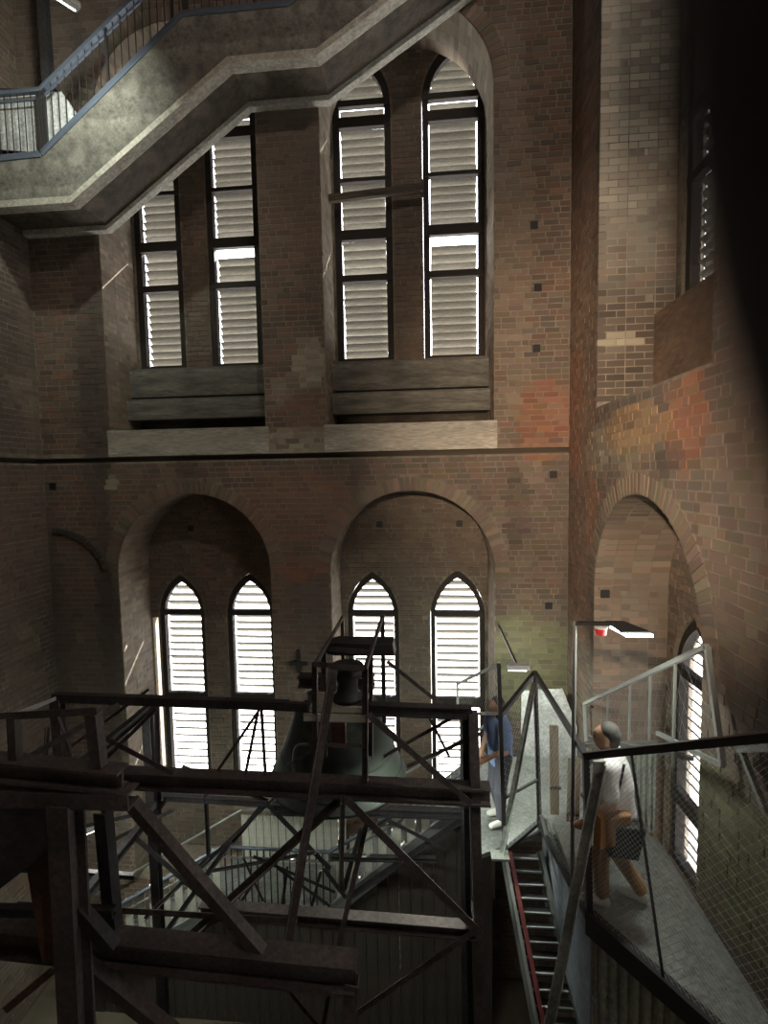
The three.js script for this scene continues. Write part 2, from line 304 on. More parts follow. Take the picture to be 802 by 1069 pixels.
  const near = bricks.filter((q) => q.px > -260 && q.px < 1060 && q.py > -260 && q.py < 1300);
  const inFrame = near.filter((q) => q.px > 0 && q.px < 802 && q.py > 0 && q.py < 760).sort((p, q) => q.area - p.area);
  const single = new Set(inFrame.slice(0, opt.single ?? 0));
  const placeOne = (q, nm) => { const m = add(nm, unitBox, brickMat(q.c)); m.position.set(q.u, q.v, q.n); m.rotation.z = q.rot; m.scale.set(q.su, q.sv, q.sn); };
  for (const q of single) placeOne(q, 'brick');
  const vsee = vous.filter((q) => q.px > -260 && q.px < 1060 && q.py > -260 && q.py < 1300);
  vsee.sort((p, q) => q.area - p.area).forEach((q, i) => (i < 290 && opt.single ? placeOne(q, 'arch_brick') : near.push(q)));
  const rest = near.filter((q) => !single.has(q));
  if (rest.length) {
    const tp = unitBox.toNonIndexed(), P = tp.attributes.position, n = P.count, pos = new Float32Array(rest.length * n * 3), col = new Float32Array(rest.length * n * 3), uv = new Float32Array(rest.length * n * 2), nor = new Float32Array(rest.length * n * 3), NN = tp.attributes.normal;
    rest.forEach((q, i) => {
      const cs = Math.cos(q.rot), sn = Math.sin(q.rot);
      for (let k = 0; k < n; k++) {
        const x = P.getX(k) * q.su, y = P.getY(k) * q.sv, z = P.getZ(k) * q.sn, o = (i * n + k) * 3;
        pos[o] = q.u + x * cs - y * sn; pos[o + 1] = q.v + x * sn + y * cs; pos[o + 2] = q.n + z;
        const a = NN.getX(k), b = NN.getY(k); nor[o] = a * cs - b * sn; nor[o + 1] = a * sn + b * cs; nor[o + 2] = NN.getZ(k);
        col[o] = q.c[0]; col[o + 1] = q.c[1]; col[o + 2] = q.c[2]; uv[(i * n + k) * 2] = pos[o] + pos[o + 2]; uv[(i * n + k) * 2 + 1] = pos[o + 1];
      }
    });
    const ge = new THREE.BufferGeometry(); for (const [k, a, s] of [['position', pos, 3], ['normal', nor, 3], ['color', col, 3], ['uv', uv, 2]]) ge.setAttribute(k, new THREE.BufferAttribute(a, s));
    add('brickwork', ge, M.brick).userData.kind = 'stuff';
  }
  console.log(name, 'bricks', bricks.length, 'near', near.length);
  return wall;
}
const PALE = [0.46, 0.42, 0.32], ORANGE = [0.34, 0.13, 0.065], DARK = [0.075, 0.06, 0.052], MOSS_GLOW = [0.2, 0.23, 0.1];  // moss on the right wall, painted green lamp glow on the back wall
const bayX = [[-6.2, -3.08, [LOW(-6.02, -4.98, 0.16), LOW(-4.46, -3.4)], [HIGH(-6.16, -5.12), HIGH(-4.56, -3.44, 1)]], [-1.9, 1.2, [LOW(-1.78, -0.68), LOW(0.0, 1.14)], [HIGH(-1.86, -0.68), HIGH(-0.06, 1.17, 1, 0.035)]]];
const wallBack = makeWall('wall_back', [0, 0, ZB], 0, XL, XR, bayX, 'dark brick wall of two storeys with paired arched window bays', [
  [-2.45, 10.6, 0.9, 0.35, PALE, 0.7], [-2.2, 12.1, 0.4, 0.5, PALE, 0.75], [-2.75, 11.6, 0.3, 0.3, PALE, 0.5], [-2.3, 11.2, 0.7, 0.35, [0.24, 0.14, 0.1], 0.6], [-2.5, 9.4, 1.3, 0.8, [0.3, 0.15, 0.1], 0.5], [2.1, 10.9, 0.6, 0.9, ORANGE, 0.6], [-2.5, 8.2, 0.6, 0.3, ORANGE, 0.5],
  [-6.25, 9.95, 0.12, 0.15, PALE, 1.2], [1.55, 14.5, 0.35, 4, [0.3, 0.25, 0.19], 0.5], [1.6, 9.3, 0.25, 0.8, DARK, 0.8], [1.9, 6.3, 0.9, 1.2, MOSS_GLOW, 0.55]], 1.3, { single: 300, ends: 1.3 });  // last patch paints the green lamp glow beside the corner
// right wall: u is the world z
const bayZ = [[-8.0, -4.87, [LOW(-7.82, -6.72, 0, 4.0), LOW(-6.1, -5.0, 0, 4.0)], [HIGH(-7.85, -6.7), HIGH(-6.15, -5.0)]], [-3.5, -0.4, [LOW(-3.35, -2.3, 0, 4.0), LOW(-1.7, -0.6, 0, 4.0)], [HIGH(-3.4, -2.3), HIGH(-1.7, -0.55)]]];
const wallRight = makeWall('wall_right', [XR, 0, 0], -Math.PI / 2, ZB, ZF, bayZ, 'lit brick side wall with a round arched niche and louvred window', [
  [-5.3, 10.45, 0.5, 0.55, ORANGE, 0.8], [-5.6, 10.1, 0.35, 0.2, DARK, 0.8], [-6.9, 10.2, 0.6, 0.4, [0.33, 0.28, 0.2], 0.6], [-9.1, 11, 0.5, 1.4, ORANGE, 0.6], [-8.2, 9.3, 0.3, 0.6, [0.36, 0.16, 0.08], 0.5], [-8.0, 10.3, 0.7, 0.4, PALE, 0.5], [-6.7, 10.5, 1.2, 0.35, [0.4, 0.26, 0.13], 0.7], [-4.5, 9, 0.5, 2.5, [0.2, 0.16, 0.13], 0.5],
  [-8.8, 12, 0.9, 6, [0.27, 0.16, 0.11], 0.55], [91.5, 15.8, 1.3, 2.8, PALE, 0.6], [91.5, 11.7, 1.4, 1.3, DARK, 0.95], [91.3, 13.2, 1.5, 0.7, [0.17, 0.16, 0.13], 0.6], [91.6, 11.95, 0.3, 0.16, PALE, 1], [-4.3, 6.7, 1, 0.8, MOSS_GLOW, 0.5]], 5.7, { single: 300, brickSill: true });
const wallLeft = makeWall('wall_left', [XL, 0, 0], Math.PI / 2, -ZF, -ZB, [], 'dark brick wall at the left edge of the view', [], 9.1);
const wallFront = makeWall('wall_front', [0, 0, ZF], Math.PI, -XR, -XL, [], 'brick wall behind the viewer', [], 3.3, { ends: 1.3 });
for (const [w, bays, where] of [[wallBack, bayX, ['left', 'right']], [wallRight, bayZ, ['niche', 'hidden']]])
  bays.forEach(([a, b, lo, hi], i) => {
    const lab = (k, up) => w === wallBack ? `${up ? 'tall dim upper' : 'glaring lower'} louvred lancet window, ${['left', 'right'][k]} of the pair in the ${where[i]} bay` : i ? `${up ? 'upper' : 'lower'} louvred window beyond the right edge, ${['far', 'near'][k]} light` : `${up ? 'upper' : 'lower'} louvred window in the right wall niche, ${['far', 'near'][k]} light`;
    lo.forEach((l, k) => makeWindow(w, l, lab(k, 0))); hi.forEach((l, k) => makeWindow(w, l, lab(k, 1)));
  });
{ // corner pieces that close the shell outside the niches, floor, ceiling
  const f = shade(new THREE.Mesh(new THREE.BoxGeometry(XR - XL + 3, 0.3, ZF - ZB + 3).translate((XL + XR) / 2, -0.15, (ZF + ZB) / 2), M.floor)); f.name = 'floor'; scene.add(f); tag(f, 'dusty plank floor at the bottom of the shaft', null, null, 'structure');
  const c = shade(new THREE.Mesh(new THREE.BoxGeometry(XR - XL + 3, 0.3, ZF - ZB + 3).translate((XL + XR) / 2, TOP + 0.15, (ZF + ZB) / 2), M.ceiling)); c.name = 'ceiling'; scene.add(c); tag(c, 'dark timber ceiling over the shaft', null, null, 'structure');
}
// ---------- concrete stair high on the left ----------
{
  const t = thing('concrete_stair', 'concrete stair with landings climbing across the upper left', 'stairs', [-7.6, 14.7, -8.4]);
  const sof = [[-7.6, 14.72], [-5.92, 14.72], [-3.13, 16.67], [-1.68, 16.67], [2.5, 19.2]], up = (d) => sof.map(([x, y]) => [x, y + d]);
  const topE = [[-7.6, 15.42], [-6.4, 15.45], [-3.86, 17.4], [-2.12, 17.4], [2.5, 20.2]];
  part(t, 'slab', poly([...sof, ...up(0.2).reverse()], -9.46, -8.4), M.concreteDark);
  part(t, 'stringer', poly([...sof, ...topE.slice().reverse()], -8.52, -8.38), M.concrete);
  const strip = (z0, z1) => poly([...sof.map(([x, y]) => [x, y - 0.09]), ...up(0.02).reverse()], z0, z1);
  part(t, 'edge_beam', strip(-8.58, -8.36), M.sill); part(t, 'edge_beam', strip(-9.47, -9.32), M.concretePale);
  for (const [x0, y0, x1, n, sl] of [[-5.95, 14.95, -3.3, 12, 0.7], [-1.75, 16.95, 2.3, 16, 0.605]]) for (let i = 0; i < n; i++) { const w = (x1 - x0) / n; part(t, 'step', box(x0 + w * (i + 0.5), y0 + sl * w * (i + 0.5), -8.95, w, 0.34, 0.85), M.concreteDark); }
  const r = thing('stair_railing', 'blue grey steel balustrade with upright bars on the concrete stair', 'railing', [-7.6, 15.4, -8.42]);
  const rail = topE.map(([x, y], i) => [x, y + [1.08, 1.05, 0.98, 1.0, 1.0][i], -8.45]);
  const base = topE.map(([x, y]) => [x, y, -8.45]);
  for (let i = 0; i < 4; i++) {
    part(r, 'handrail', [bar(rail[i], rail[i + 1], 0.075, 0.06), bar([rail[i][0], rail[i][1] - 0.13, -8.45], [rail[i + 1][0], rail[i + 1][1] - 0.13, -8.45], 0.03, 0.03)], M.blueSteel);
    part(r, 'bottom_rail', bar(base[i], base[i + 1], 0.17, 0.1), M.blueSteel);
    const n = Math.round((base[i + 1][0] - base[i][0]) / 0.125);
    for (let k = 0; k < n; k++) { const s = (k + 0.5) / n, x = base[i][0] + (base[i + 1][0] - base[i][0]) * s, y0 = base[i][1] + (base[i + 1][1] - base[i][1]) * s, y1 = rail[i][1] + (rail[i + 1][1] - rail[i][1]) * s; if (x < -0.5) part(r, 'baluster', bar([x, y0, -8.45], [x, y1 - 0.02, -8.45], k % 9 === 0 ? 0.04 : 0.013), M.steel); }
    part(r, 'post', bar([base[i][0] + 0.02, base[i][1], -8.45], rail[i], 0.05), M.steel);
  }
  const p = thing('white_board', 'white board tied behind the upper left landing railing', 'board', [-6.7, 15.5, -8.62]);
  part(p, 'panel', poly([[-7.79, 16.76, -8.62], [-6.15, 16.59, -8.62], [-5.8, 16.07, -8.62], [-6.5, 15.61, -8.62], [-7.87, 15.8, -8.62]].map(([x, y]) => [x, y]), -8.63, -8.61), M.white);
  part(p, 'frame_edge', bar([-7.79, 16.76, -8.62], [-6.15, 16.59, -8.62], 0.03, 0.03), M.steel);
  const q = thing('steel_post', 'dark steel post rising from the upper left landing', 'post', [-6.45, 15.1, -8.75]);
  part(q, 'shaft', bar([-6.45, 15.1, -8.75], [-6.5, 21.4, -8.75], 0.14, 0.14, 'I'), M.steel); part(q, 'foot_plate', box(-6.45, 15.0, -8.75, 0.3, 0.03, 0.3), M.steel);
}
// ---------- lamps ----------
function fluorescent(c, dir, len, label, power, down = [0, -1, 0.3], beam = down, color = [0.93, 1, 0.86]) {
  const d = V(dir).normalize(), a = V(c).addScaledVector(d, -len / 2), b = V(c).addScaledVector(d, len / 2), n = V(down).normalize();
  const t = thing('strip_lamp', label, 'lamp', c);
  part(t, 'housing', bar(a.clone().addScaledVector(n, -0.05).toArray(), b.clone().addScaledVector(n, -0.05).toArray(), 0.12, 0.07), M.white);
  part(t, 'tube', bar(a.clone().addScaledVector(d, 0.03).toArray(), b.clone().addScaledVector(d, -0.03).toArray(), 0.04, 0.04, 'tube'), M.tubeGlow);
  const bm = V(beam).addScaledVector(d, -V(beam).dot(d)).normalize(), l = new THREE.RectAreaLight(rgb(...color), power, len, 0.08); l.position.copy(V(c).addScaledVector(bm, 0.04));
  const zAx = bm.clone().negate(), yAx = new THREE.Vector3().crossVectors(zAx, d).normalize(); l.quaternion.setFromRotationMatrix(new THREE.Matrix4().makeBasis(d, yAx, zAx)); scene.add(l);
  return t;
}
{ const t = fluorescent([-4.82, 16.4, -6.9], [0.55, 0, -0.83], 0.36, 'glowing strip lamp hanging above the stair at top left', 850, [-0.8, -0.45, -0.5]); const p = [-4.82, 16.4, -6.9]; part(t, 'suspension_rod', bar([p[0], p[1] + 0.05, p[2]], [p[0], 21.5, p[2]], 0.02, 0.02, 'tube'), M.steel); }
{ const t = fluorescent([-5.68, 4.09, -7.7], [1, 0.45, 0], 0.5, 'glowing strip lamp low on the back wall beside the left arch', 330, [0.6, -0.4, 0.6], [0.5, -1, -0.35]); const p = [-5.68, 4.09, -7.7]; part(t, 'wall_bracket', bar([p[0], p[1], p[2] - 0.05], [p[0], p[1], -9.5], 0.03), M.steel); }
{ const t = fluorescent([1.28, 7.06, -7.5], [1, 0, 0], 0.32, 'small white strip lamp hanging by the corner of the back wall', 520, [-0.3, -0.8, 0.35], [0, -1, -0.55]); const p = [1.28, 7.06, -7.5]; part(t, 'wall_bracket', bar([p[0], p[1] + 0.06, p[2] - 0.05], [p[0], p[1] + 0.06, -9.5], 0.03), M.steel); }
fluorescent([0.0, 6.14, -6.0], [1, 0, 0], 0.8, 'added strip lamp hidden behind the right end of the girder to brighten the back stair', 160, [-0.15, -1, -0.4]);  // added, unseen lamp that brightens the boards of the back stair
fluorescent([-4.1, 6.14, -6.0], [1, 0, 0], 0.8, 'added strip lamp hidden behind the left half of the girder to brighten the back stair', 160, [-0.1, -1, -0.4]);  // second added lamp, hidden, for the left flight
{ // lamp pole in front of the niche
  const z = -4.85, P = [1.36, 8.58, -4.85], E = [1.71, 8.55, -4.85], H = [1.88, 8.47, -4.85], t = thing('lamp_pole', 'slim pole with flat white lamp head and red beacon before the niche', 'lamp', [P[0], 5.86, z]);
  part(t, 'pole', bar([P[0], 5.86, z], P, 0.04, 0.04, 'tube'), M.galv);
  part(t, 'arm', bar([P[0], P[1] - 0.02, z], [E[0], P[1] - 0.02, z], 0.05, 0.03), M.black);
  const h = part(t, 'lamp_head', quadPlate([E[0] - 0.05, P[1] - 0.01, z - 0.06], [E[0] + 0.12, P[1] - 0.01, z - 0.06], [H[0] + 0.16, H[1] + 0.03, z + 0.06], [H[0] - 0.12, H[1] + 0.03, z + 0.06], 0.03), M.black);
  part(h, 'led_strip', [bar([E[0] - 0.03, P[1] - 0.05, z], [H[0] - 0.08, H[1], z + 0.05], 0.03, 0.015), bar([H[0] - 0.08, H[1], z + 0.05], [H[0] + 0.16, H[1], z + 0.05], 0.07, 0.025)], M.tubeGlow);
  const R = [1.6, 8.5, -4.85], b = part(t, 'beacon', new THREE.CylinderGeometry(0.06, 0.05, 0.07, 16).translate(R[0], R[1] - 0.01, z), M.red);
  part(b, 'beacon_cap', new THREE.CylinderGeometry(0.062, 0.062, 0.025, 16).translate(R[0], R[1] + 0.03, z), M.white);
  const l = new THREE.RectAreaLight(rgb(0.95, 1, 0.88), 230, 0.25, 0.12); l.position.set(H[0], H[1] - 0.05, z + 0.06); l.rotation.set(-Math.PI / 2 + 0.35, 0, 0); l.rotateY(0.4); scene.add(l);
}
{ // added, unseen bulkhead lamp giving a general warm fill
  const t = thing('added_fill_lamp', 'added warm round bulkhead lamp behind the viewer for general fill', 'lamp', [2.1, 19.3, 0.55]);
  part(t, 'base_plate', new THREE.CylinderGeometry(0.16, 0.16, 0.05, 24).rotateX(Math.PI / 2).translate(2.1, 19.3, 0.62), M.steel);
  part(t, 'globe', new THREE.SphereGeometry(0.12, 20, 14).translate(2.1, 19.3, 0.5), new THREE.MeshStandardMaterial({ color: rgb(0.9, 0.85, 0.75), emissive: rgb(1, 0.75, 0.48), emissiveIntensity: 6 }));
  const l = new THREE.PointLight(rgb(1, 0.87, 0.75), 44, 0, 2); l.position.set(2.1, 19.3, 0.5); l.shadow.radius = 5; scene.add(l);
}
{ // added flood lamp behind the viewer, unseen, warms the right hand wall
  const t = thing('added_flood_lamp', 'added warm flood lamp behind the viewer aimed at the right wall', 'lamp', [-0.6, 10.9, 0.4]), aim = [2.5, 10.6, -7.4];
  part(t, 'bracket', bar([-0.6, 10.75, 0.66], [-0.6, 10.75, 0.4], 0.05), M.steel); part(t, 'housing', bar([-0.66, 10.9, 0.5], [-0.63, 10.9, 0.42], 0.3, 0.22), M.black);
  part(t, 'lens', bar([-0.63, 10.9, 0.415], [-0.626, 10.9, 0.405], 0.26, 0.18), new THREE.MeshStandardMaterial({ color: rgb(0.9, 0.85, 0.75), emissive: rgb(1, 0.75, 0.48), emissiveIntensity: 6 }));
  const l = new THREE.SpotLight(rgb(1, 0.78, 0.57), 250, 0, 0.5, 1, 2); l.position.set(-0.6, 10.9, 0.38); l.target.position.set(...aim); l.shadow.radius = 4; scene.add(l, l.target);
}
// ---------- white board in the corner, timber boards, wall ironwork ----------
{
  const p = thing('white_sheet', 'white sheet panel leaning in the far right corner', 'panel', [2.0, 5.2, -8.8]);
  part(p, 'sheet', poly([[1.55, 4.9], [1.56, 6.2], [2.25, 6.26], [2.5, 5.6], [2.5, 4.9]], -8.75, -8.71), M.white); part(p, 'batten', bar([1.56, 5.5, -8.77], [2.45, 5.5, -8.77], 0.05, 0.04), M.rust);
  for (const [a, b, w, lab] of [[[1.67, 6.52, -6.9], [1.69, 5.24, -6.9], 0.12, 'narrow pale timber board standing beside the white sheet'], [[1.78, 6.4, -6.3], [1.76, 5.28, -6.3], 0.15, 'wide brown timber board nearest the mesh railing']]) { const t = thing('timber_board', lab, 'board', b); part(t, 'plank', bar(b, a, w, 0.03), std([0.4, 0.3, 0.2], 0.85, 0, { map: speckTex })); part(t, 'cleat', bar([b[0] - 0.08, b[1] + 0.4, b[2] + 0.03], [b[0] + 0.08, b[1] + 0.4, b[2] + 0.03], 0.03), M.rust); }
  const an = thing('wall_anchor', 'black iron cross anchor on the pier between the lower arches', 'anchor', [-2.58, 6.38, -9.47]);
  part(an, 'upright', bar([-2.58, 6.16, -9.46], [-2.58, 6.62, -9.46], 0.07, 0.03), M.black); part(an, 'crossbar', bar([-2.76, 6.35, -9.45], [-2.4, 6.35, -9.45], 0.03, 0.08), M.black);
  // putlog holes; black plates on the wall face stand for the shade inside
  const spots = [[1.9, 14.33, 'highest'], [1.97, 13.26, 'middle'], [1.95, 12.2, 'lowest']];
  const hole = (x, y, z, turn, lab) => { const t = thing('putlog_hole', lab, 'hole', [x, y, z]); t.rotation.y = turn; const f = (nm, g, m) => { const q = shade(new THREE.Mesh(g, m)); q.name = nm; t.add(q); }; f('dark_plate', new THREE.BoxGeometry(0.13, 0.13, 0.02).translate(0, 0, 0.002), M.black); f('lintel', new THREE.BoxGeometry(0.2, 0.03, 0.03).translate(0, 0.08, 0.004), M.mortar); };
  for (const [x, y, k] of spots) hole(x, y, ZB, 0, `${k} of three square holes in the brick pier by the corner`);
  hole(2.26, 9.94, ZB, 0, 'square hole under the ledge near the right corner'); hole(2.19, 7.51, ZB, 0, 'square hole in the back wall beside the right arch');
  hole(-7.47, 9.88, ZB, 0, 'small dark hole under the ledge near the left corner');
  { const [x, y, z] = [2.69, 8.1, -7.95]; hole(x, y, -7.98, 0, 'square hole in the side of the right wall niche'); }
  hole(-5.2, 8.9, ZB - DEEP, 0, 'small hole above the windows inside the left arch'); hole(-1.05, 8.95, ZB - DEEP, 0, 'left of two small holes inside the middle arch'); hole(0.62, 8.95, ZB - DEEP, 0, 'right of two small holes inside the middle arch');
  // dark curved brick relief in the left corner
  const ar = thing('arch_relief', 'dark curved row of bricks in the left corner', 'brickwork', [-7.3, 8.9, -9.45]);
  for (let i = 0; i < 16; i++) { const f = (k) => { const s = k / 16 * 1.25, R = 1.15; return [-7.5 + R * Math.sin(s), 7.85 + R * Math.cos(s), -9.47]; }; part(ar, 'brick', bar(f(i + 0.06), f(i + 0.94), 0.1, 0.09), M.concreteDark); }
  // slanted timber bar across the upper right windows
  const tb = thing('tie_bar', 'weathered timber bar across the upper right bay windows', 'beam', [-1.87, 15.42, -10.3]); part(tb, 'bar', bar([-1.91, 15.43, -10.3], [-0.06, 15.52, -10.3], 0.1, 0.13), M.concreteDark); part(tb, 'bracket', bar([-0.06, 15.71, -10.38], [-0.07, 15.39, -10.38], 0.05), M.rust);
}
// ---------- bell and its frame ----------
{
  const bx = -1.36, bz = -7.0, t = thing('bell', 'large dark bronze bell hanging inside the steel frame', 'bell', [bx, 5.7, bz]);
  const prof = [[0.9, 5.67], [0.98, 5.65], [0.98, 5.7], [0.93, 5.8], [0.86, 5.95], [0.78, 6.15], [0.69, 6.4], [0.62, 6.62], [0.56, 6.75], [0.44, 6.84], [0.28, 6.88], [0.001, 6.9]].map(([r, y]) => new THREE.Vector2(r, y));
  part(t, 'bell_body', new THREE.LatheGeometry(prof, 56).translate(bx, 0, bz), M.bronze);
  for (const [r, y] of [[0.94, 5.82], [0.83, 6.06], [0.64, 6.58]]) part(t, 'moulding', new THREE.TorusGeometry(r - 0.02, 0.016, 6, 48).rotateX(Math.PI / 2).translate(bx, y, bz), M.bronze);
  part(t, 'crown', [new THREE.TorusGeometry(0.14, 0.045, 8, 20, Math.PI).translate(bx, 6.88, bz), new THREE.TorusGeometry(0.14, 0.045, 8, 20, Math.PI).rotateY(Math.PI / 2).translate(bx, 6.88, bz)], M.bronze);
  part(t, 'clapper', [bar([bx, 6.8, bz], [bx, 5.7, bz], 0.06, 0.06, 'tube'), new THREE.SphereGeometry(0.12, 14, 10).translate(bx, 5.7, bz)], M.steel);
  const yk = part(t, 'yoke', bar([bx - 0.55, 7.05, bz], [bx + 0.55, 7.05, bz], 0.2, 0.16, 'I'), M.steel); part(yk, 'strap', [bar([bx - 0.18, 6.8, bz + 0.12], [bx - 0.18, 7.18, bz + 0.12], 0.05, 0.02), bar([bx + 0.18, 6.8, bz + 0.12], [bx + 0.18, 7.18, bz + 0.12], 0.05, 0.02)], M.rust);
}
{
  const t = thing('bell_stand', 'tall riveted steel bell frame with lattice braces in the shaft', 'frame', [-1.5, 0, -6.5]);
  const F = -5.5, R = -7.6, add = (n, p, q, w, h, k = 'L', m = M.rust) => part(t, n, bar(p, q, w, h ?? w, k), m);
  // front truss
  add('girder', [-4.02, 6.45, -5.5], [0.64, 6.41, -5.5], 0.18, 0.2, 'I'); add('top_rail', [-4.49, 7.42, -5.5], [-1.4, 7.38, -5.5], 0.09, 0.1, 'U', M.steel); add('top_rail', [-0.89, 7.37, -5.5], [0.44, 7.35, -5.5], 0.1, 0.13, 'I', M.steel);
  add('post', [0.54, 2.99, -5.5], [0.46, 7.35, -5.5], 0.1, 0.12, 'I'); add('post', [0.46, 2.47, -5.9], [0.4, 7.18, -5.9], 0.08, 0.1, 'L', M.steel);
  add('lower_chord', [-2.79, 4.84, -5.5], [0.53, 4.77, -5.5], 0.14, 0.14, 'I'); add('strut', [-4.67, 5.25, -5], [-1.47, 5.25, -5], 0.06, 0.07);
  for (const [a, b, w] of [[[-0.97, 6.34, -5.45], [0.48, 4.86, -5.45], 0.09], [[-0.92, 3.71, -5.45], [0.48, 4.86, -5.45], 0.07], [[-1.04, 6.32, -5.45], [-3.02, 4.42, -5.45], 0.08], [[-1.01, 6.38, -5.4], [-1.06, 5.25, -5.4], 0.05], [[-1.04, 7.92, -5.2], [-1.48, 5.21, -4.6], 0.085], [[-0.78, 5.9, -5.6], [-1.13, 4.46, -5.3], 0.06],
    [[-0.68, 7.41, -5.3], [0.41, 6.44, -5.3], 0.07], [[-3.16, 7.35, -5.4], [-3.82, 6.73, -5.4], 0.045], [[-3.75, 7.07, -5.3], [-2.93, 6.66, -5.3], 0.06], [[-3.21, 7.33, -5.5], [-3.25, 6, -5.5], 0.04], [[-3.36, 7.49, -5.6], [-4.58, 6.62, -5.6], 0.03], [[-4.45, 7.3, -5.5], [-4.35, 6.68, -5.5], 0.06],
    [[-1.99, 7.31, -5.5], [-2.19, 6.46, -5.5], 0.03], [[-1.95, 7.31, -5.5], [-1.93, 6.47, -5.5], 0.03], [[-2, 7.29, -5.55], [-2.59, 6.45, -5.55], 0.035], [[-1.67, 6.66, -5.5], [-1.21, 6.96, -5.5], 0.03], [[0.32, 7.29, -5.6], [-0.56, 6.75, -5.6], 0.03], [[-0.06, 7.31, -5.6], [0.2, 6.77, -5.6], 0.03], [[-0.52, 7.77, -5.9], [0.22, 7.17, -5.9], 0.045], [[0.58, 7.07, -5.6], [-0.29, 6.64, -5.6], 0.03]]) add('brace', a, b, w);
  // rear truss
  for (const [a, b, w] of [[[-4.5, 4.78, -7.6], [-2.64, 4.75, -7.6], 0.09], [[-2.58, 4.69, -7.6], [0.56, 4.7, -7.6], 0.13], [[-1.65, 3.88, -7.6], [0.04, 3.93, -7.6], 0.08], [[-7.41, 3.4, -7.6], [-4.99, 3.37, -7.6], 0.08]]) add('rear_chord', a, b, w, w, 'I', M.steel);
  for (const [a, b, w] of [[[-0.7, 4.6, -7.55], [0.2, 4.16, -7.55], 0.06], [[0.52, 4.69, -7.55], [-1.33, 3.27, -7.55], 0.07], [[-1.48, 3.22, -7.6], [-1.14, 4.37, -7.6], 0.07], [[-1.46, 3.22, -7.6], [-1.49, 4.16, -7.6], 0.06], [[-1.76, 3.71, -7.6], [-1.4, 3.22, -7.6], 0.07], [[-2.67, 4.79, -7.6], [-3.28, 4.04, -7.6], 0.07], [[-2.64, 4.75, -7.6], [-1.65, 3.71, -7.6], 0.08], [[-2.67, 4.79, -7.6], [-4.06, 5.32, -7.6], 0.04], [[-2.67, 4.79, -7.6], [-3.55, 5.09, -7.6], 0.04],
    [[-2.64, 4.75, -7.6], [-2.16, 5.19, -7.6], 0.04], [[-2.67, 4.72, -7.6], [-4.08, 3.33, -7.6], 0.05], [[-3.68, 4.84, -7.6], [-3.68, 3.69, -7.6], 0.05], [[-1.86, 4.03, -7.5], [-3.69, 3.6, -7.5], 0.04], [[-2.96, 4.05, -7.3], [-2.67, 3.35, -7.3], 0.04], [[-2.65, 3.9, -7.3], [-3.07, 3.24, -7.3], 0.04], [[-2.42, 3.92, -7.3], [-1.6, 3.33, -7.3], 0.05], [[-2.8, 4.09, -7.3], [-1.52, 3.57, -7.3], 0.05], [[-2.27, 3.92, -7.3], [-2.37, 3.28, -7.3], 0.04], [[-1.74, 3.88, -7.3], [-1.91, 3.26, -7.3], 0.04],
    [[-2.96, 4.67, -6.8], [-4.15, 3.01, -6.8], 0.07], [[-4.43, 4.74, -6.8], [-3.22, 3.68, -6.8], 0.08], [[-3.29, 4.43, -6.8], [-4.35, 3.38, -6.8], 0.05], [[-5.97, 4.52, -7], [-4.54, 4.9, -7], 0.06], [[-5.03, 4.41, -7], [-3.92, 5, -7], 0.06]]) add('rear_brace', a, b, w, w, 'L', M.steel);
  for (const x of [-4.6, 0.5]) add('rear_post', [x, 0, R], [x, 6.3, R], 0.14, 0.14, 'I', M.steel);
  add('post', [-4.4, 0, F], [-4.45, 7.4, F], 0.12, 0.12, 'I'); for (const x of [-4.4, 0.5]) for (const y of [4.75, 6.42]) add('cross_tie', [x, y, F], [x, y, R], 0.1, 0.12, 'I', M.steel);
}
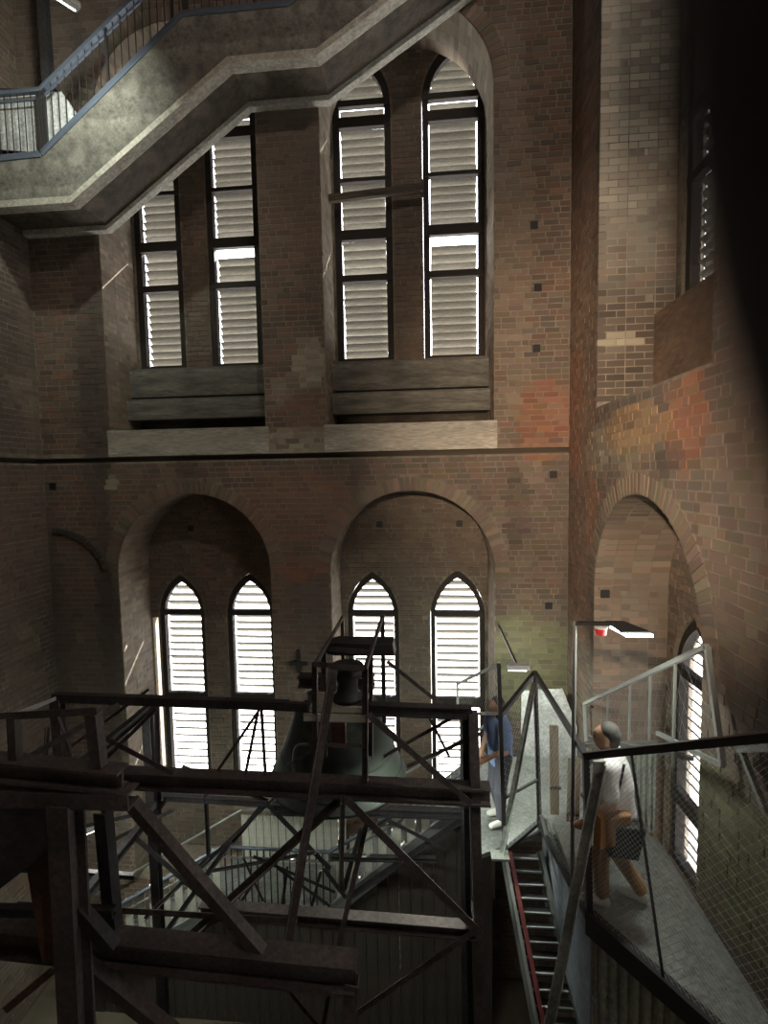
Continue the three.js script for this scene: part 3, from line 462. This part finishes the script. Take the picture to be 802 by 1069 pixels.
{ // ringing machine cage on the girder
  const t = thing('ringing_machine_cage', 'narrow steel cage with dark hood and ringing machine on the girder', 'cage', [-0.95, 6.6, -5.5]);
  const z0 = -5.35, z1 = -5.85; const A = [-1.28, 7.94, -5.35], B = [-0.72, 7.9, -5.35], A0 = [-1.31, 6.59, -5.35], B0 = [-0.75, 6.59, -5.35];
  const bk = (p) => [p[0], p[1], z1];
  for (const [p, q] of [[A0, A], [B0, B], [bk(A0), bk(A)], [bk(B0), bk(B)]]) part(t, 'post', bar(p, q, 0.07, 0.07, 'L'), M.rust);
  for (const [p, q] of [[A, B], [bk(A), bk(B)], [A, bk(A)], [B, bk(B)]]) part(t, 'top_bar', bar(p, q, 0.06, 0.06, 'L'), M.rust);
  const T1 = [-1.09, 8.25, -6.1], T2 = [-0.59, 8.27, -6.1];
  part(t, 'sloping_leg', bar(A, T1, 0.05, 0.05, 'L'), M.rust); part(t, 'sloping_leg', bar(B, T2, 0.05, 0.05, 'L'), M.rust); part(t, 'stay', bar(T1, [T1[0], 7.3, -6.1], 0.04), M.steel); part(t, 'stay', bar(T2, [T2[0], 6.9, -6.1], 0.05), M.steel);
  const H = [-0.81, 7.91, -6];
  const hs = new THREE.Shape([[-0.42, -0.06], [-0.33, -0.02], [-0.38, 0.08], [-0.28, 0.12], [0.42, 0.1], [0.44, -0.08], [0.1, -0.09], [-0.3, -0.09]].map(([x, y]) => new THREE.Vector2(x, y)));
  part(t, 'hood', new THREE.ExtrudeGeometry(hs, { depth: 0.22, bevelEnabled: true, bevelSize: 0.015, bevelThickness: 0.02, bevelSegments: 2 }).scale(0.95, 0.7, 1).translate(H[0] - 0.05, H[1], -6.1), M.black);
  const S = [-0.96, 7.63, -5.6];
  part(t, 'motor', new THREE.LatheGeometry([[0.001, 0.2], [0.19, 0.2], [0.21, 0.12], [0.13, 0.06], [0.12, -0.08], [0.17, -0.16], [0.18, -0.2], [0.001, -0.2]].map(([x, y]) => new THREE.Vector2(x, y)), 24).translate(S[0], S[1], -5.6), M.black);
  const C = [-1.05, 7.39, -5.6];
  const tr = part(t, 'tray', [box(C[0], C[1], -5.6, 0.62, 0.06, 0.4), box(C[0], C[1] - 0.08, -5.38, 0.75, 0.08, 0.03)], M.cream); part(tr, 'tray_end', new THREE.CylinderGeometry(0.11, 0.11, 0.16, 6).rotateZ(Math.PI / 2).translate(C[0] - 0.48, C[1] + 0.02, -5.6), M.cream);
  part(t, 'middle_bar', bar([-1.3, 7.01, -5.35], [-0.74, 7.01, -5.35], 0.03), M.rust); part(t, 'control_box', box(...[-1.13, 6.86, -5.9], 0.17, 0.32, 0.12), M.redBrown);
  const g = thing('gooseneck_pipe', 'bent pale pipe standing beside the ringing machine cage', 'pipe', [-1.74, 6.04, -6]); const gp = [[-1.75, 5.97, -6], [-1.73, 6.48, -6], [-1.69, 6.62, -6], [-1.54, 6.65, -6]].map(V);
  part(g, 'pipe', new THREE.TubeGeometry(new THREE.CatmullRomCurve3(gp), 20, 0.02, 8), M.galv); part(g, 'flange', new THREE.CylinderGeometry(0.05, 0.05, 0.03, 12).translate(...[-1.75, 6, -6]), M.steel);
}
{ // nearer girders at the left
  const t = thing('girder_frame', 'heavy dark girders and columns in the near left corner', 'frame', [-2.8, 0, -3.8]);
  const add = (n, p, q, w, h, k = 'I', m = M.rust) => part(t, n, bar(p, q, w, h ?? w, k), m);
  add('girder', [-4.19, 7.77, -3.6], [-2.41, 7.66, -3.6], 0.16, 0.17); add('girder', [-4.22, 7.49, -3.6], [-2.33, 7.52, -3.6], 0.16, 0.13, 'U');
  add('column', [-2.94, 5.01, -3.6], [-2.9, 7.47, -3.6], 0.18, 0.2); add('column', [-2.91, 5.62, -4.1], [-2.95, 7.04, -4.1], 0.11, 0.12, 'U', M.steel);
  add('rail', [-3.31, 8.16, -3.6], [-2.57, 8.22, -3.6], 0.06, 0.06, 'L'); add('rail', [-3.91, 8.07, -3.6], [-3.29, 8.17, -3.6], 0.05, 0.05, 'L');
  add('upright', [-3.3, 7.75, -3.6], [-3.29, 8.15, -3.6], 0.07, 0.07, 'U'); add('upright', [-2.6, 7.76, -3.6], [-2.62, 8.19, -3.6], 0.09, 0.09, 'U');
  add('rail', [-3.29, 8.16, -3.6], [-3.92, 7.73, -4.8], 0.04, 0.04, 'L'); add('upright', [-3.37, 7.41, -4.3], [-3.49, 7.79, -4.3], 0.03, 0.03, 'L'); add('brace', [-3.54, 7.59, -3.9], [-2.8, 7.98, -4.2], 0.05, 0.05, 'L'); add('brace', [-3.51, 7.74, -4.2], [-3.55, 7.46, -4.2], 0.03, 0.03, 'L');
  add('girder', [-4.81, 5.89, -4], [-0.67, 5.74, -4], 0.2, 0.26); add('end_post', [-0.86, 4.6, -4], [-0.7, 5.68, -4], 0.12, 0.13, 'U');
  add('brace', [-2.72, 7.1, -4.15], [-1.48, 5.84, -4], 0.1, 0.1, 'U'); add('brace', [-2.98, 5.85, -3.8], [-2.23, 5.27, -3.8], 0.11, 0.11, 'U'); add('brace', [-3.54, 5.64, -3.6], [-3.09, 6.03, -3.6], 0.06, 0.06, 'L', M.redBrown);
  add('brace', [-1.34, 5.34, -4.2], [-0.96, 4.86, -4.2], 0.04, 0.04, 'L'); add('brace', [-0.94, 5.38, -4.2], [-1.05, 4.85, -4.2], 0.04, 0.04, 'L');
  add('strut', [-4.2, 6.19, -3.9], [-2.76, 6.26, -3.9], 0.07, 0.08, 'U', M.steel); add('brace', [-3.02, 6.57, -3.7], [-2.65, 6.13, -3.7], 0.1, 0.1, 'U', M.steel);
  const pl = (P, m, n) => part(t, n, quadPlate(...P, 0.03), m);
  pl([[-4.17, 7.4, -3.55], [-4.3, 6.08, -3.55], [-2.94, 7.15, -3.55], [-2.83, 7.48, -3.55]].reverse(), M.steel, 'gusset_plate');
  pl([[-3.39, 6.82, -3.75], [-3.31, 5.93, -3.75], [-3.02, 5.95, -3.75], [-3.08, 7.05, -3.75]], M.redBrown, 'timber_block');
}
// ---------- walkway along the back wall ----------
{
  const t = thing('back_walkway', 'steel stair and landing rising to the right along the back wall', 'stairs', [-2.7, 0, -8.7]);
  const z0 = -9.25, z1 = -8.25, path = [[-6.9, 0.35], [-3.75, 2.35], [-1.75, 2.4], [1.0, 4.75]];
  part(t, 'landing', box(-2.75, 2.35, (z0 + z1) / 2, 2.05, 0.08, z1 - z0), M.galv);
  for (const [i, n] of [[0, 13], [2, 14]]) { const [x0, y0] = path[i], [x1, y1] = path[i + 1]; for (let k = 0; k < n; k++) part(t, 'tread', box(x0 + (x1 - x0) * (k + 0.5) / n, y0 + (y1 - y0) * (k + 0.7) / n, (z0 + z1) / 2, (x1 - x0) / n + 0.02, 0.035, z1 - z0), M.galv); for (const z of [z0, z1]) part(t, 'stringer', bar([x0, y0, z], [x1, y1, z], 0.05, 0.22, 'box'), M.galv); }
  part(t, 'stringer', bar([-3.75, 2.32, z1], [-1.75, 2.35, z1], 0.05, 0.2), M.galv);
  const en = thing('added_plank_screen', 'added plank screen keeping the space under the back wall stair dark', 'boards', [-2.7, 0, -8.32]);  // added planks hide the lit wall below the stair
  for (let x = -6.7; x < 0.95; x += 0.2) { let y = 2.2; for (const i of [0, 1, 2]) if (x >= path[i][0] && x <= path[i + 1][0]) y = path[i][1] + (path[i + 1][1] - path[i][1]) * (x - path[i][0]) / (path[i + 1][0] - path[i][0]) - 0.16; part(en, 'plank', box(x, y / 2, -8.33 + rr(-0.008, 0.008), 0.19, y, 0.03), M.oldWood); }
  const r = thing('walkway_railing', 'pale steel railing with upright boards along the back wall stair', 'railing', [-2.7, 2.4, -8.25]);
  const top = [[-6.9, 1.5], [-3.75, 3.45], [-1.8, 3.45], [1.0, 5.3]];
  for (let i = 0; i < 3; i++) {
    part(r, 'handrail', bar([...top[i], z1], [...top[i + 1], z1], 0.06, 0.06, 'tube'), M.blueSteel); part(r, 'handrail', bar([...top[i], z0], [...top[i + 1], z0], 0.05, 0.05, 'tube'), M.galv);
    part(r, 'middle_rail', bar([top[i][0], top[i][1] - 0.18, z1], [top[i + 1][0], top[i + 1][1] - 0.18, z1], 0.03), M.galv);
    const L = path[i + 1][0] - path[i][0], n = Math.round(L / (i === 1 ? 0.12 : 0.24));
    for (let k = 0; k < n; k++) { const s = (k + 0.5) / n, x = path[i][0] + L * s, yb = path[i][1] + (path[i + 1][1] - path[i][1]) * s, yt = top[i][1] + (top[i + 1][1] - top[i][1]) * ((x - top[i][0]) / (top[i + 1][0] - top[i][0])); 
      if (i === 1) { part(r, 'baluster', bar([x, yb, z1], [x, yt, z1], 0.02), M.steel); } else part(r, 'upright_board', bar([x, yb + 0.02, z1 - 0.03], [x, yt, z1 - 0.03], 0.14, 0.03), M.board); }
  }
  const n = 14; for (let k = 0; k < n; k++) part(r, 'upright_board', bar([-3.7 + k * 0.15, 2.4, z0], [-3.7 + k * 0.15, 3.35, z0], 0.135, 0.02), M.board);
}
// ---------- right hand walkway ----------
const pb = [1.45, 5.85, -4.6], pbt = [1.4, 7.4, -4.6], pa = [1.43, 5.3, -6.65], pat = [1.36, 7.36, -6.65], pc = [0.9, 5.2, -6.2], pct = [0.83, 7.64, -6.2], pB = [2.46, 5.8, -3.2], pBt = [2.42, 8.4, -3.2];
function meshPanel(label, base, corners, rails, posts, mat, pitch) {
  const t = thing('mesh_railing', label, 'railing', base);
  for (const [p, q, w] of posts) part(t, 'post', bar(p, q, w ?? 0.05), mat); for (const [p, q, w] of rails) part(t, 'rail', bar(p, q, w ?? 0.045), mat);
  if (corners) part(t, 'wire_mesh', wireMesh(...corners, pitch, 0.0012), M.wire); return t;
}
meshPanel('mesh railing panel nearest the viewer in front of the white shirted person', pb, [pb, pB, pBt, pbt], [[pbt, pBt, 0.06], [pb, pB, 0.09]], [[pb, pbt, 0.055], [[1.86, 5.83, -4.02], [1.66, 7.65, -4.25], 0.02]], M.steel, 0.045);
meshPanel('tall mesh railing panel along the stair behind the person', pa, [pa, pb, pbt, pat], [[pat, pbt, 0.05], [pa, pb, 0.08]], [[pa, pat, 0.055]], M.steel, 0.06);
{ const s = [0.82, 6.94, -6.2]; meshPanel('sloping mesh railing panel before the blue shirted person', pc, [pc, pa, pat, s], [[s, pat, 0.05], [pc, pa, 0.05], [[0.88, 5.9, -6.2], [1.42, 5.9, -6.65], 0.03]], [[pc, pct, 0.05]], M.steel, 0.06); }
{ const e = [0.41, 6.22, -7.8], et = [0.41, 6.7, -7.8], c2 = [0.84, 6.98, -6.25], c2t = [0.84, 7.62, -6.25]; meshPanel('pale small mesh railing panel ending at the right arch window', e, [e, c2, c2t, et], [[et, c2t, 0.035], [e, c2, 0.035]], [[e, et, 0.035]], M.paleSteel, 0.06); }
{ const t = thing('brace_post', 'long pale steel brace leaning in front of the near mesh panel', 'brace', [1.03, 5.06, -4.3]); part(t, 'angle_bar', bar([1, 4.8, -4.35], [1.45, 7.48, -4.35], 0.07, 0.07, 'L'), M.paleSteel); part(t, 'bolt_plate', box(...[1.44, 7.44, -4.36], 0.1, 0.1, 0.02), M.paleSteel); }
{ const t = thing('brace_post', 'short pale steel brace leaning beside the blue shirted person', 'brace', [0.86, 5.26, -6.1]); part(t, 'angle_bar', bar([0.85, 5.24, -6.1], [1.31, 7.31, -6.45], 0.06, 0.06, 'L'), M.paleSteel); part(t, 'foot_plate', box(...[0.83, 5.22, -6.1], 0.22, 0.03, 0.16), M.paleSteel); }
{
  const t = thing('side_platform', 'grey steel platform with corrugated skirt along the right wall', 'platform', [2, 5.85, -4.6]);
  part(t, 'deck', slabXZ([[1.42, -4.6], [2.3, -3.42], [2.52, -3.2], [2.52, -5.7], [1.42, -5.7]], 5.85, 0.06), M.galv);
  for (let k = 0; k < 5; k++) part(t, 'step', box(1.96, 5.78 - k * 0.13, -5.8 - k * 0.22, 1.06, 0.05, 0.24), M.galv);
  part(t, 'lower_deck', slabXZ([[0.55, -6.1], [1.45, -6.6], [2.5, -6.8], [2.5, -8.4], [0.9, -8.4], [0.55, -7.2]], 5.2, 0.06), M.galv);
  part(t, 'edge_beam', bar([1.43, 5.74, -4.6], [2.3, 5.74, -3.42], 0.05, 0.14), M.steel);
  const skirt = (A, B, y0a, y0b, h, n, m) => { const out = []; for (let k = 0; k < n; k++) { const s0 = k / n, s1 = (k + 0.5) / n, s2 = (k + 1) / n, P = (s, d) => [A[0] + (B[0] - A[0]) * s + d * 0.6, 0, A[1] + (B[1] - A[1]) * s - d * 0.6]; const pts = [P(s0, 0), P(s0 + 0.1 / n, 0.03), P(s1, 0.03), P(s1 + 0.1 / n, 0), P(s2, 0)]; for (let i = 0; i < 4; i++) { const ya = y0a + (y0b - y0a) * s0; out.push(quadPlate([pts[i][0], ya - h, pts[i][2]], [pts[i + 1][0], ya - h, pts[i + 1][2]], [pts[i + 1][0], ya, pts[i + 1][2]], [pts[i][0], ya, pts[i][2]], 0.004)); } } return out; };
  part(t, 'corrugated_skirt', skirt([1.52, -4.62], [2.34, -3.5], 5.68, 5.68, 1.9, 13, M.green), M.green);
  part(t, 'side_sheet', quadPlate([1.47, 4.4, -4.62], [1.46, 4.3, -6.6], [1.45, 5.25, -6.6], [1.47, 5.8, -4.62], 0.01), M.sheet);
  part(t, 'corrugated_screen', skirt([1.72, -5.62], [2.5, -5.7], 6.85, 6.85, 0.95, 12, M.green), M.green);
  part(t, 'screen_rail', bar([1.7, 6.95, -5.62], [2.5, 6.95, -5.7], 0.05), M.galv);
  part(t, 'screen_rail', bar([1.7, 7.1, -5.5], [2.6, 7.12, -5.1], 0.04), M.galv);
}
{ const a = [2.42, 6.3, -8.06], b = [2.42, 8.44, -4.59], c = [2.42, 7.52, -4.3], d = [2.42, 5.37, -7.88]; const t = thing('niche_guard', 'pale tubular guard frame across the right wall niche', 'railing', [2.42, c[1], c[2]]);
  part(t, 'top_rail', bar(a, b, 0.045), M.paleSteel); part(t, 'end_post', bar(b, c, 0.045), M.paleSteel); part(t, 'end_post', bar(a, d, 0.04), M.paleSteel); part(t, 'bottom_rail', bar(c, [c[0], c[1] - 0.35, c[2] - 1.2], 0.04), M.paleSteel);
  for (const s of [0.3, 0.52, 0.68, 0.84]) { const p = V(a).lerp(V(b), s); part(t, 'upright', bar([p.x, p.y, p.z], [p.x, p.y - 1.1, p.z], 0.022), M.paleSteel); }
  part(t, 'wire_mesh', wireMesh([2.42, c[1] - 1.3, a[2]], [2.42, c[1], c[2]], b, a, 0.12, 0.0015), M.galv);
  const r = thing('wall_rail', 'pale handrail fixed on the right wall at the edge of view', 'railing', [2.45, 7.78, -4.1]); part(r, 'rail', bar([2.45, 7.75, -4.14], [2.45, 8.21, -3.37], 0.05), M.paleSteel); part(r, 'leg', bar([2.45, 7.76, -4.11], [2.45, 7.45, -3.79], 0.04), M.paleSteel); }
{ // steep stair going down under the platform
  const t = thing('lower_stair', 'steep dark steel stair descending under the platform', 'stairs', [1.1, 2, -5]);
  const A0 = [0.9, 5.1, -6.35], A1 = [1.36, 2.3, -3.4], B0 = [1.36, 5.1, -6.35], B1 = [1.86, 2.3, -3.4];
  part(t, 'stringer', bar(A0, A1, 0.04, 0.2), M.galv); part(t, 'stringer', bar(B0, B1, 0.04, 0.2), M.galv);
  for (let k = 0; k < 30; k++) { const s = (k + 0.5) / 30, p = V(A0).lerp(V(A1), s), q = V(B0).lerp(V(B1), s); const st = part(t, 'tread', bar([p.x + 0.03, p.y, p.z], [q.x - 0.03, q.y, q.z], 0.1, 0.025), M.steel); part(st, 'tread_nosing', bar([p.x + 0.03, p.y + 0.02, p.z + 0.05], [q.x - 0.03, q.y + 0.02, q.z + 0.05], 0.02, 0.025), M.galv); }
  part(t, 'red_strip', bar([0.98, 5.12, -6.3], [1.44, 2.36, -3.4], 0.05, 0.05), M.redDull);
  part(t, 'handrail', bar([1.38, 5.6, -6.35], [1.9, 3.2, -3.4], 0.04), M.galv);
}
// ---------- people ----------
function sdfMesh(bones, k = 0.04, res = 84) {                          // tapered capsules joined by a smooth minimum, meshed on a grid
  const lo = [1e9, 1e9, 1e9], hi = [-1e9, -1e9, -1e9];
  for (const [p, q, r1, r2] of bones) for (const [v, r] of [[p, r1], [q, r2 ?? r1]]) for (let i = 0; i < 3; i++) { lo[i] = Math.min(lo[i], v[i] - r - 0.04); hi[i] = Math.max(hi[i], v[i] + r + 0.04); }
  const mc = new MarchingCubes(res, M.skin, false, false, 120000), f = mc.field, h = res / 2; mc.isolation = 0;
  const ctr = lo.map((a, i) => (a + hi[i]) / 2), sc = lo.map((a, i) => (hi[i] - a) / 2 * 1.06);
  const B = bones.map(([p, q, r1, r2]) => { const d = [q[0] - p[0], q[1] - p[1], q[2] - p[2]]; return { p, d, r1, r2: r2 ?? r1, l: d[0] ** 2 + d[1] ** 2 + d[2] ** 2 || 1e-9 }; });
  for (let z = 0; z < res; z++) for (let y = 0; y < res; y++) for (let x = 0; x < res; x++) {
    const X = ctr[0] + (x - h) / h * sc[0], Y = ctr[1] + (y - h) / h * sc[1], Z = ctr[2] + (z - h) / h * sc[2]; let e = 0;
    for (const b of B) { const ax = X - b.p[0], ay = Y - b.p[1], az = Z - b.p[2]; const t = clamp((ax * b.d[0] + ay * b.d[1] + az * b.d[2]) / b.l); const dx = ax - b.d[0] * t, dy = ay - b.d[1] * t, dz = az - b.d[2] * t; e += Math.exp(-(Math.sqrt(dx * dx + dy * dy + dz * dz) - b.r1 - (b.r2 - b.r1) * t) / (k * 0.4)); }
    f[x + y * res + z * res * res] = e > 1e-30 ? k * 0.4 * Math.log(e) : -0.5;
  }
  mc.update(); const n = mc.count, pos = new Float32Array(n * 3);
  for (let i = 0; i < n; i++) for (let j = 0; j < 3; j++) pos[i * 3 + j] = ctr[j] + mc.positionArray[i * 3 + j] * sc[j];
  let g = new THREE.BufferGeometry(); g.setAttribute('position', new THREE.BufferAttribute(pos, 3)); g = mergeVertices(g, 1e-5); g.computeVertexNormals();
  g.setAttribute('uv', new THREE.BufferAttribute(new Float32Array(g.attributes.position.count * 2), 2)); return g;
}
function hand(w, dir, side, out) {                                       // palm, four fingers and a thumb hanging along dir from wrist w
  const d = V(dir).normalize(), s = V(side).normalize(), at = (a, b, c = 0) => { const n = new THREE.Vector3().crossVectors(d, s); return V(w).addScaledVector(d, a).addScaledVector(s, b).addScaledVector(n, c).toArray(); };
  out.push([at(0, 0), at(0.08, 0), 0.024, 0.03]);
  [[-0.03, 0.07], [-0.01, 0.085], [0.011, 0.08], [0.03, 0.06]].forEach(([o, l]) => { out.push([at(0.08, o), at(0.08 + l * 0.55, o * 1.1, 0.012), 0.0095, 0.009]); out.push([at(0.08 + l * 0.55, o * 1.1, 0.012), at(0.08 + l, o * 1.1, 0.035), 0.009, 0.0075]); });
  out.push([at(0.03, -0.028), at(0.075, -0.055, 0.015), 0.012, 0.01]); out.push([at(0.075, -0.055, 0.015), at(0.1, -0.055, 0.03), 0.01, 0.008]);
}
function person(label, pos, turn, o) {                                     // local axes: z forward, x to the figure's left
  const g = new THREE.Group(); g.name = numbered('person'); g.position.set(...pos); g.rotation.y = turn; scene.add(g); tag(g, label, 'person');
  const add = (n, geo, m, par = g) => { const q = shade(new THREE.Mesh(geo, m)); q.name = n; par.add(q); return q; };
  const ln = o.lean ?? 0, hip = [0, 0.94, 0], ch = [0, 1.32, ln * 0.7], nk = [0, 1.5, ln], hd = [0, 1.63, ln + 0.03];
  const sh = (s) => [s * 0.19, 1.43, ln * 0.9], el = (s) => o.elbow[s > 0 ? 0 : 1], wr = (s) => o.wrist[s > 0 ? 0 : 1], hp = (s) => [s * 0.09, 0.92, 0], kn = (s) => o.knee[s > 0 ? 0 : 1], ak = (s) => o.ankle[s > 0 ? 0 : 1], toe = (s) => { const a = ak(s); return [a[0] + s * 0.02, a[1] - 0.04, a[2] + 0.15]; };
  const skin = [[hip, ch, 0.12, 0.13], [ch, nk, 0.12, 0.06], [nk, [hd[0], hd[1] - 0.06, hd[2]], 0.056, 0.055], [[0, hd[1] + 0.02, hd[2] - 0.015], [0, hd[1] + 0.05, hd[2] - 0.02], 0.088, 0.085], [[0, hd[1] - 0.06, hd[2] + 0.04], [0, hd[1] + 0.02, hd[2] + 0.03], 0.058, 0.07], [[0, hd[1] - 0.02, hd[2] + 0.1], [0, hd[1] + 0.02, hd[2] + 0.09], 0.014, 0.01]];
  for (const s of [-1, 1]) { skin.push([sh(s), el(s), 0.052, 0.042], [el(s), wr(s), 0.042, 0.028], [[s * 0.085, hd[1] + 0.005, hd[2] - 0.01], [s * 0.09, hd[1] - 0.03, hd[2] - 0.005], 0.016, 0.012], [hp(s), kn(s), 0.085, 0.055], [kn(s), ak(s), 0.055, 0.038]); const d = V(wr(s)).sub(V(el(s))); hand(wr(s), d.toArray(), [0, 0, 1], skin); }
  add('body', sdfMesh(skin, 0.035, 116), M.skin);
  const shirt = [[[0, 0.93, -0.01], ch, o.belly ?? 0.165, 0.16], [[-0.13, 1.4, ln * 0.8], [0.13, 1.4, ln * 0.8], 0.1, 0.1], [[0, 1.2, ln * 0.5 - 0.02], [0, 1.44, ln * 0.9 - 0.02], 0.16, 0.11]];
  for (const s of [-1, 1]) { const m = V(sh(s)).lerp(V(el(s)), 0.75).toArray(); shirt.push([sh(s), m, 0.078, 0.072]); }
  add('shirt', sdfMesh(shirt, 0.05, 72), o.shirt);
  const tr = [[[-0.06, 0.95, 0], [0.06, 0.95, 0], 0.13, 0.13]]; for (const s of [-1, 1]) { const e = o.shorts ? V(hp(s)).lerp(V(kn(s)), 0.95).toArray() : [ak(s)[0], ak(s)[1] + 0.06, ak(s)[2]]; tr.push([hp(s), o.shorts ? e : kn(s), 0.112, o.shorts ? 0.09 : 0.078]); if (!o.shorts) tr.push([kn(s), e, 0.078, 0.066]); }
  add(o.shorts ? 'shorts' : 'trousers', sdfMesh(tr, 0.035, 76), o.trousers);
  add('hair', sdfMesh([[[0, hd[1] + 0.055, hd[2] - 0.03], [0, hd[1] + 0.03, hd[2] - 0.04], 0.093, 0.093], [[0, hd[1] - 0.04, hd[2] - 0.06], [0, hd[1], hd[2] - 0.05], 0.06, 0.07]], 0.03, 40), M.hair);
  const eyes = []; for (const s of [-1, 1]) eyes.push(new THREE.SphereGeometry(0.011, 8, 6).translate(s * 0.033, hd[1] + 0.005, hd[2] + 0.088)); add('eyes', mergeGeometries(eyes), M.black); add('mouth', new THREE.BoxGeometry(0.045, 0.006, 0.01).translate(0, hd[1] - 0.065, hd[2] + 0.095), M.redBrown);
  for (const s of [-1, 1]) add('shoe', sdfMesh([[[ak(s)[0], ak(s)[1] - 0.035, ak(s)[2] - 0.03], toe(s), 0.048, 0.038]], 0.02, 30), o.shoe);
  return g;
}
person('person in white shirt and brown trousers on the platform seen from the side', [1.72, 5.86, -4.75], -1.95, { lean: 0.06, shirt: M.shirtWhite, trousers: M.trouserBrown, shoe: M.shoe, belly: 0.175, elbow: [[0.27, 1.14, 0.02], [-0.27, 1.14, 0.05]], wrist: [[0.27, 0.95, 0.2], [-0.25, 0.95, 0.2]], knee: [[0.1, 0.5, 0.12], [-0.1, 0.5, 0.02]], ankle: [[0.1, 0.1, 0.1], [-0.1, 0.1, -0.22]] });
person('person in blue shirt with grey hair behind the mesh by the windows', [0.92, 5.21, -6.75], -1.2, { lean: 0.03, shirt: M.shirtBlue, trousers: M.trouserDark, shoe: M.shoe, elbow: [[0.26, 1.15, 0.08], [-0.26, 1.15, 0.05]], wrist: [[0.22, 1.08, 0.3], [-0.25, 0.92, 0.15]], knee: [[0.1, 0.5, 0.05], [-0.1, 0.5, 0.04]], ankle: [[0.1, 0.1, 0.04], [-0.1, 0.1, -0.05]] });
{ const t = thing('shoulder_bag', 'brown leather shoulder bag at the hip of the white shirted person', 'bag', [1.55, 6.7, -4.6]); const g = new THREE.ExtrudeGeometry(new THREE.Shape([[-0.13, -0.14], [0.13, -0.14], [0.15, 0.1], [-0.13, 0.12]].map(([x, y]) => new THREE.Vector2(x, y))), { depth: 0.07, bevelEnabled: true, bevelSize: 0.02, bevelThickness: 0.02, bevelSegments: 3 }).rotateY(0.3).translate(1.6, 6.78, -4.56);
  part(t, 'pouch', g, M.leather); part(t, 'shoulder_strap', new THREE.TubeGeometry(new THREE.CatmullRomCurve3([[1.55, 6.88, -4.52], [1.66, 7.1, -4.53], [1.74, 7.33, -4.6]].map(V)), 12, 0.012, 6), M.black); }
{ const t = thing('waist_pouch', 'black pouch hanging below the shirt of the white shirted person', 'bag', [1.75, 6.55, -4.5]); part(t, 'pouch', new THREE.ExtrudeGeometry(new THREE.Shape([[-0.13, -0.14], [0.08, -0.16], [0.14, 0.1], [-0.1, 0.11]].map(([x, y]) => new THREE.Vector2(x, y))), { depth: 0.08, bevelEnabled: true, bevelSize: 0.025, bevelThickness: 0.025, bevelSegments: 3 }).translate(1.74, 6.68, -4.58), M.black); part(t, 'belt', bar([1.6, 6.8, -4.55], [1.9, 6.8, -4.6], 0.03, 0.03), M.black); }
// ---------- dark shape close to the lens, likely a finger, built as a strap ----------
{ const t = thing('dark_shape', 'black out of focus shape close in front at upper right, likely a finger', 'strap', [0.0179, 10.0195, -0.03]); const pts = [[0.013, 10.031, -0.0217], [0.0144, 10.0247, -0.0235], [0.0153, 10.0198, -0.0245], [0.0166, 10.0165, -0.026], [0.0181, 10.0125, -0.0272], [0.0198, 10.0075, -0.0278], [0.0213, 10.0027, -0.0277], [0.0226, 9.9984, -0.0267], [0.0253, 9.9947, -0.0265]].map(V);
  part(t, 'strap', new THREE.TubeGeometry(new THREE.CatmullRomCurve3(pts), 80, 0.0056, 16), std([0.02, 0.016, 0.022], 0.8)); part(t, 'thin_tube', new THREE.TubeGeometry(new THREE.CatmullRomCurve3(pts.map((p) => p.clone().add(new THREE.Vector3(0.004, 0, -0.0055)))), 60, 0.0008, 5), M.black); }

const groups = { mesh_railing: 'mesh railing panels of the right walkway', putlog_hole: 'square holes in the brickwork', brace_post: 'pale leaning steel braces', timber_board: 'timber boards by the corner', strip_lamp: 'strip lamps in the shaft', person: 'visitors on the walkway' };
for (const o of scene.children) { const k = groups[o.name.replace(/_\d{3}$/, '')]; if (k) o.userData.group = k; }
scene.traverse((o) => { if (o.isMesh) { o.castShadow = true; o.receiveShadow = true; } });
renderer.render(scene, camera);
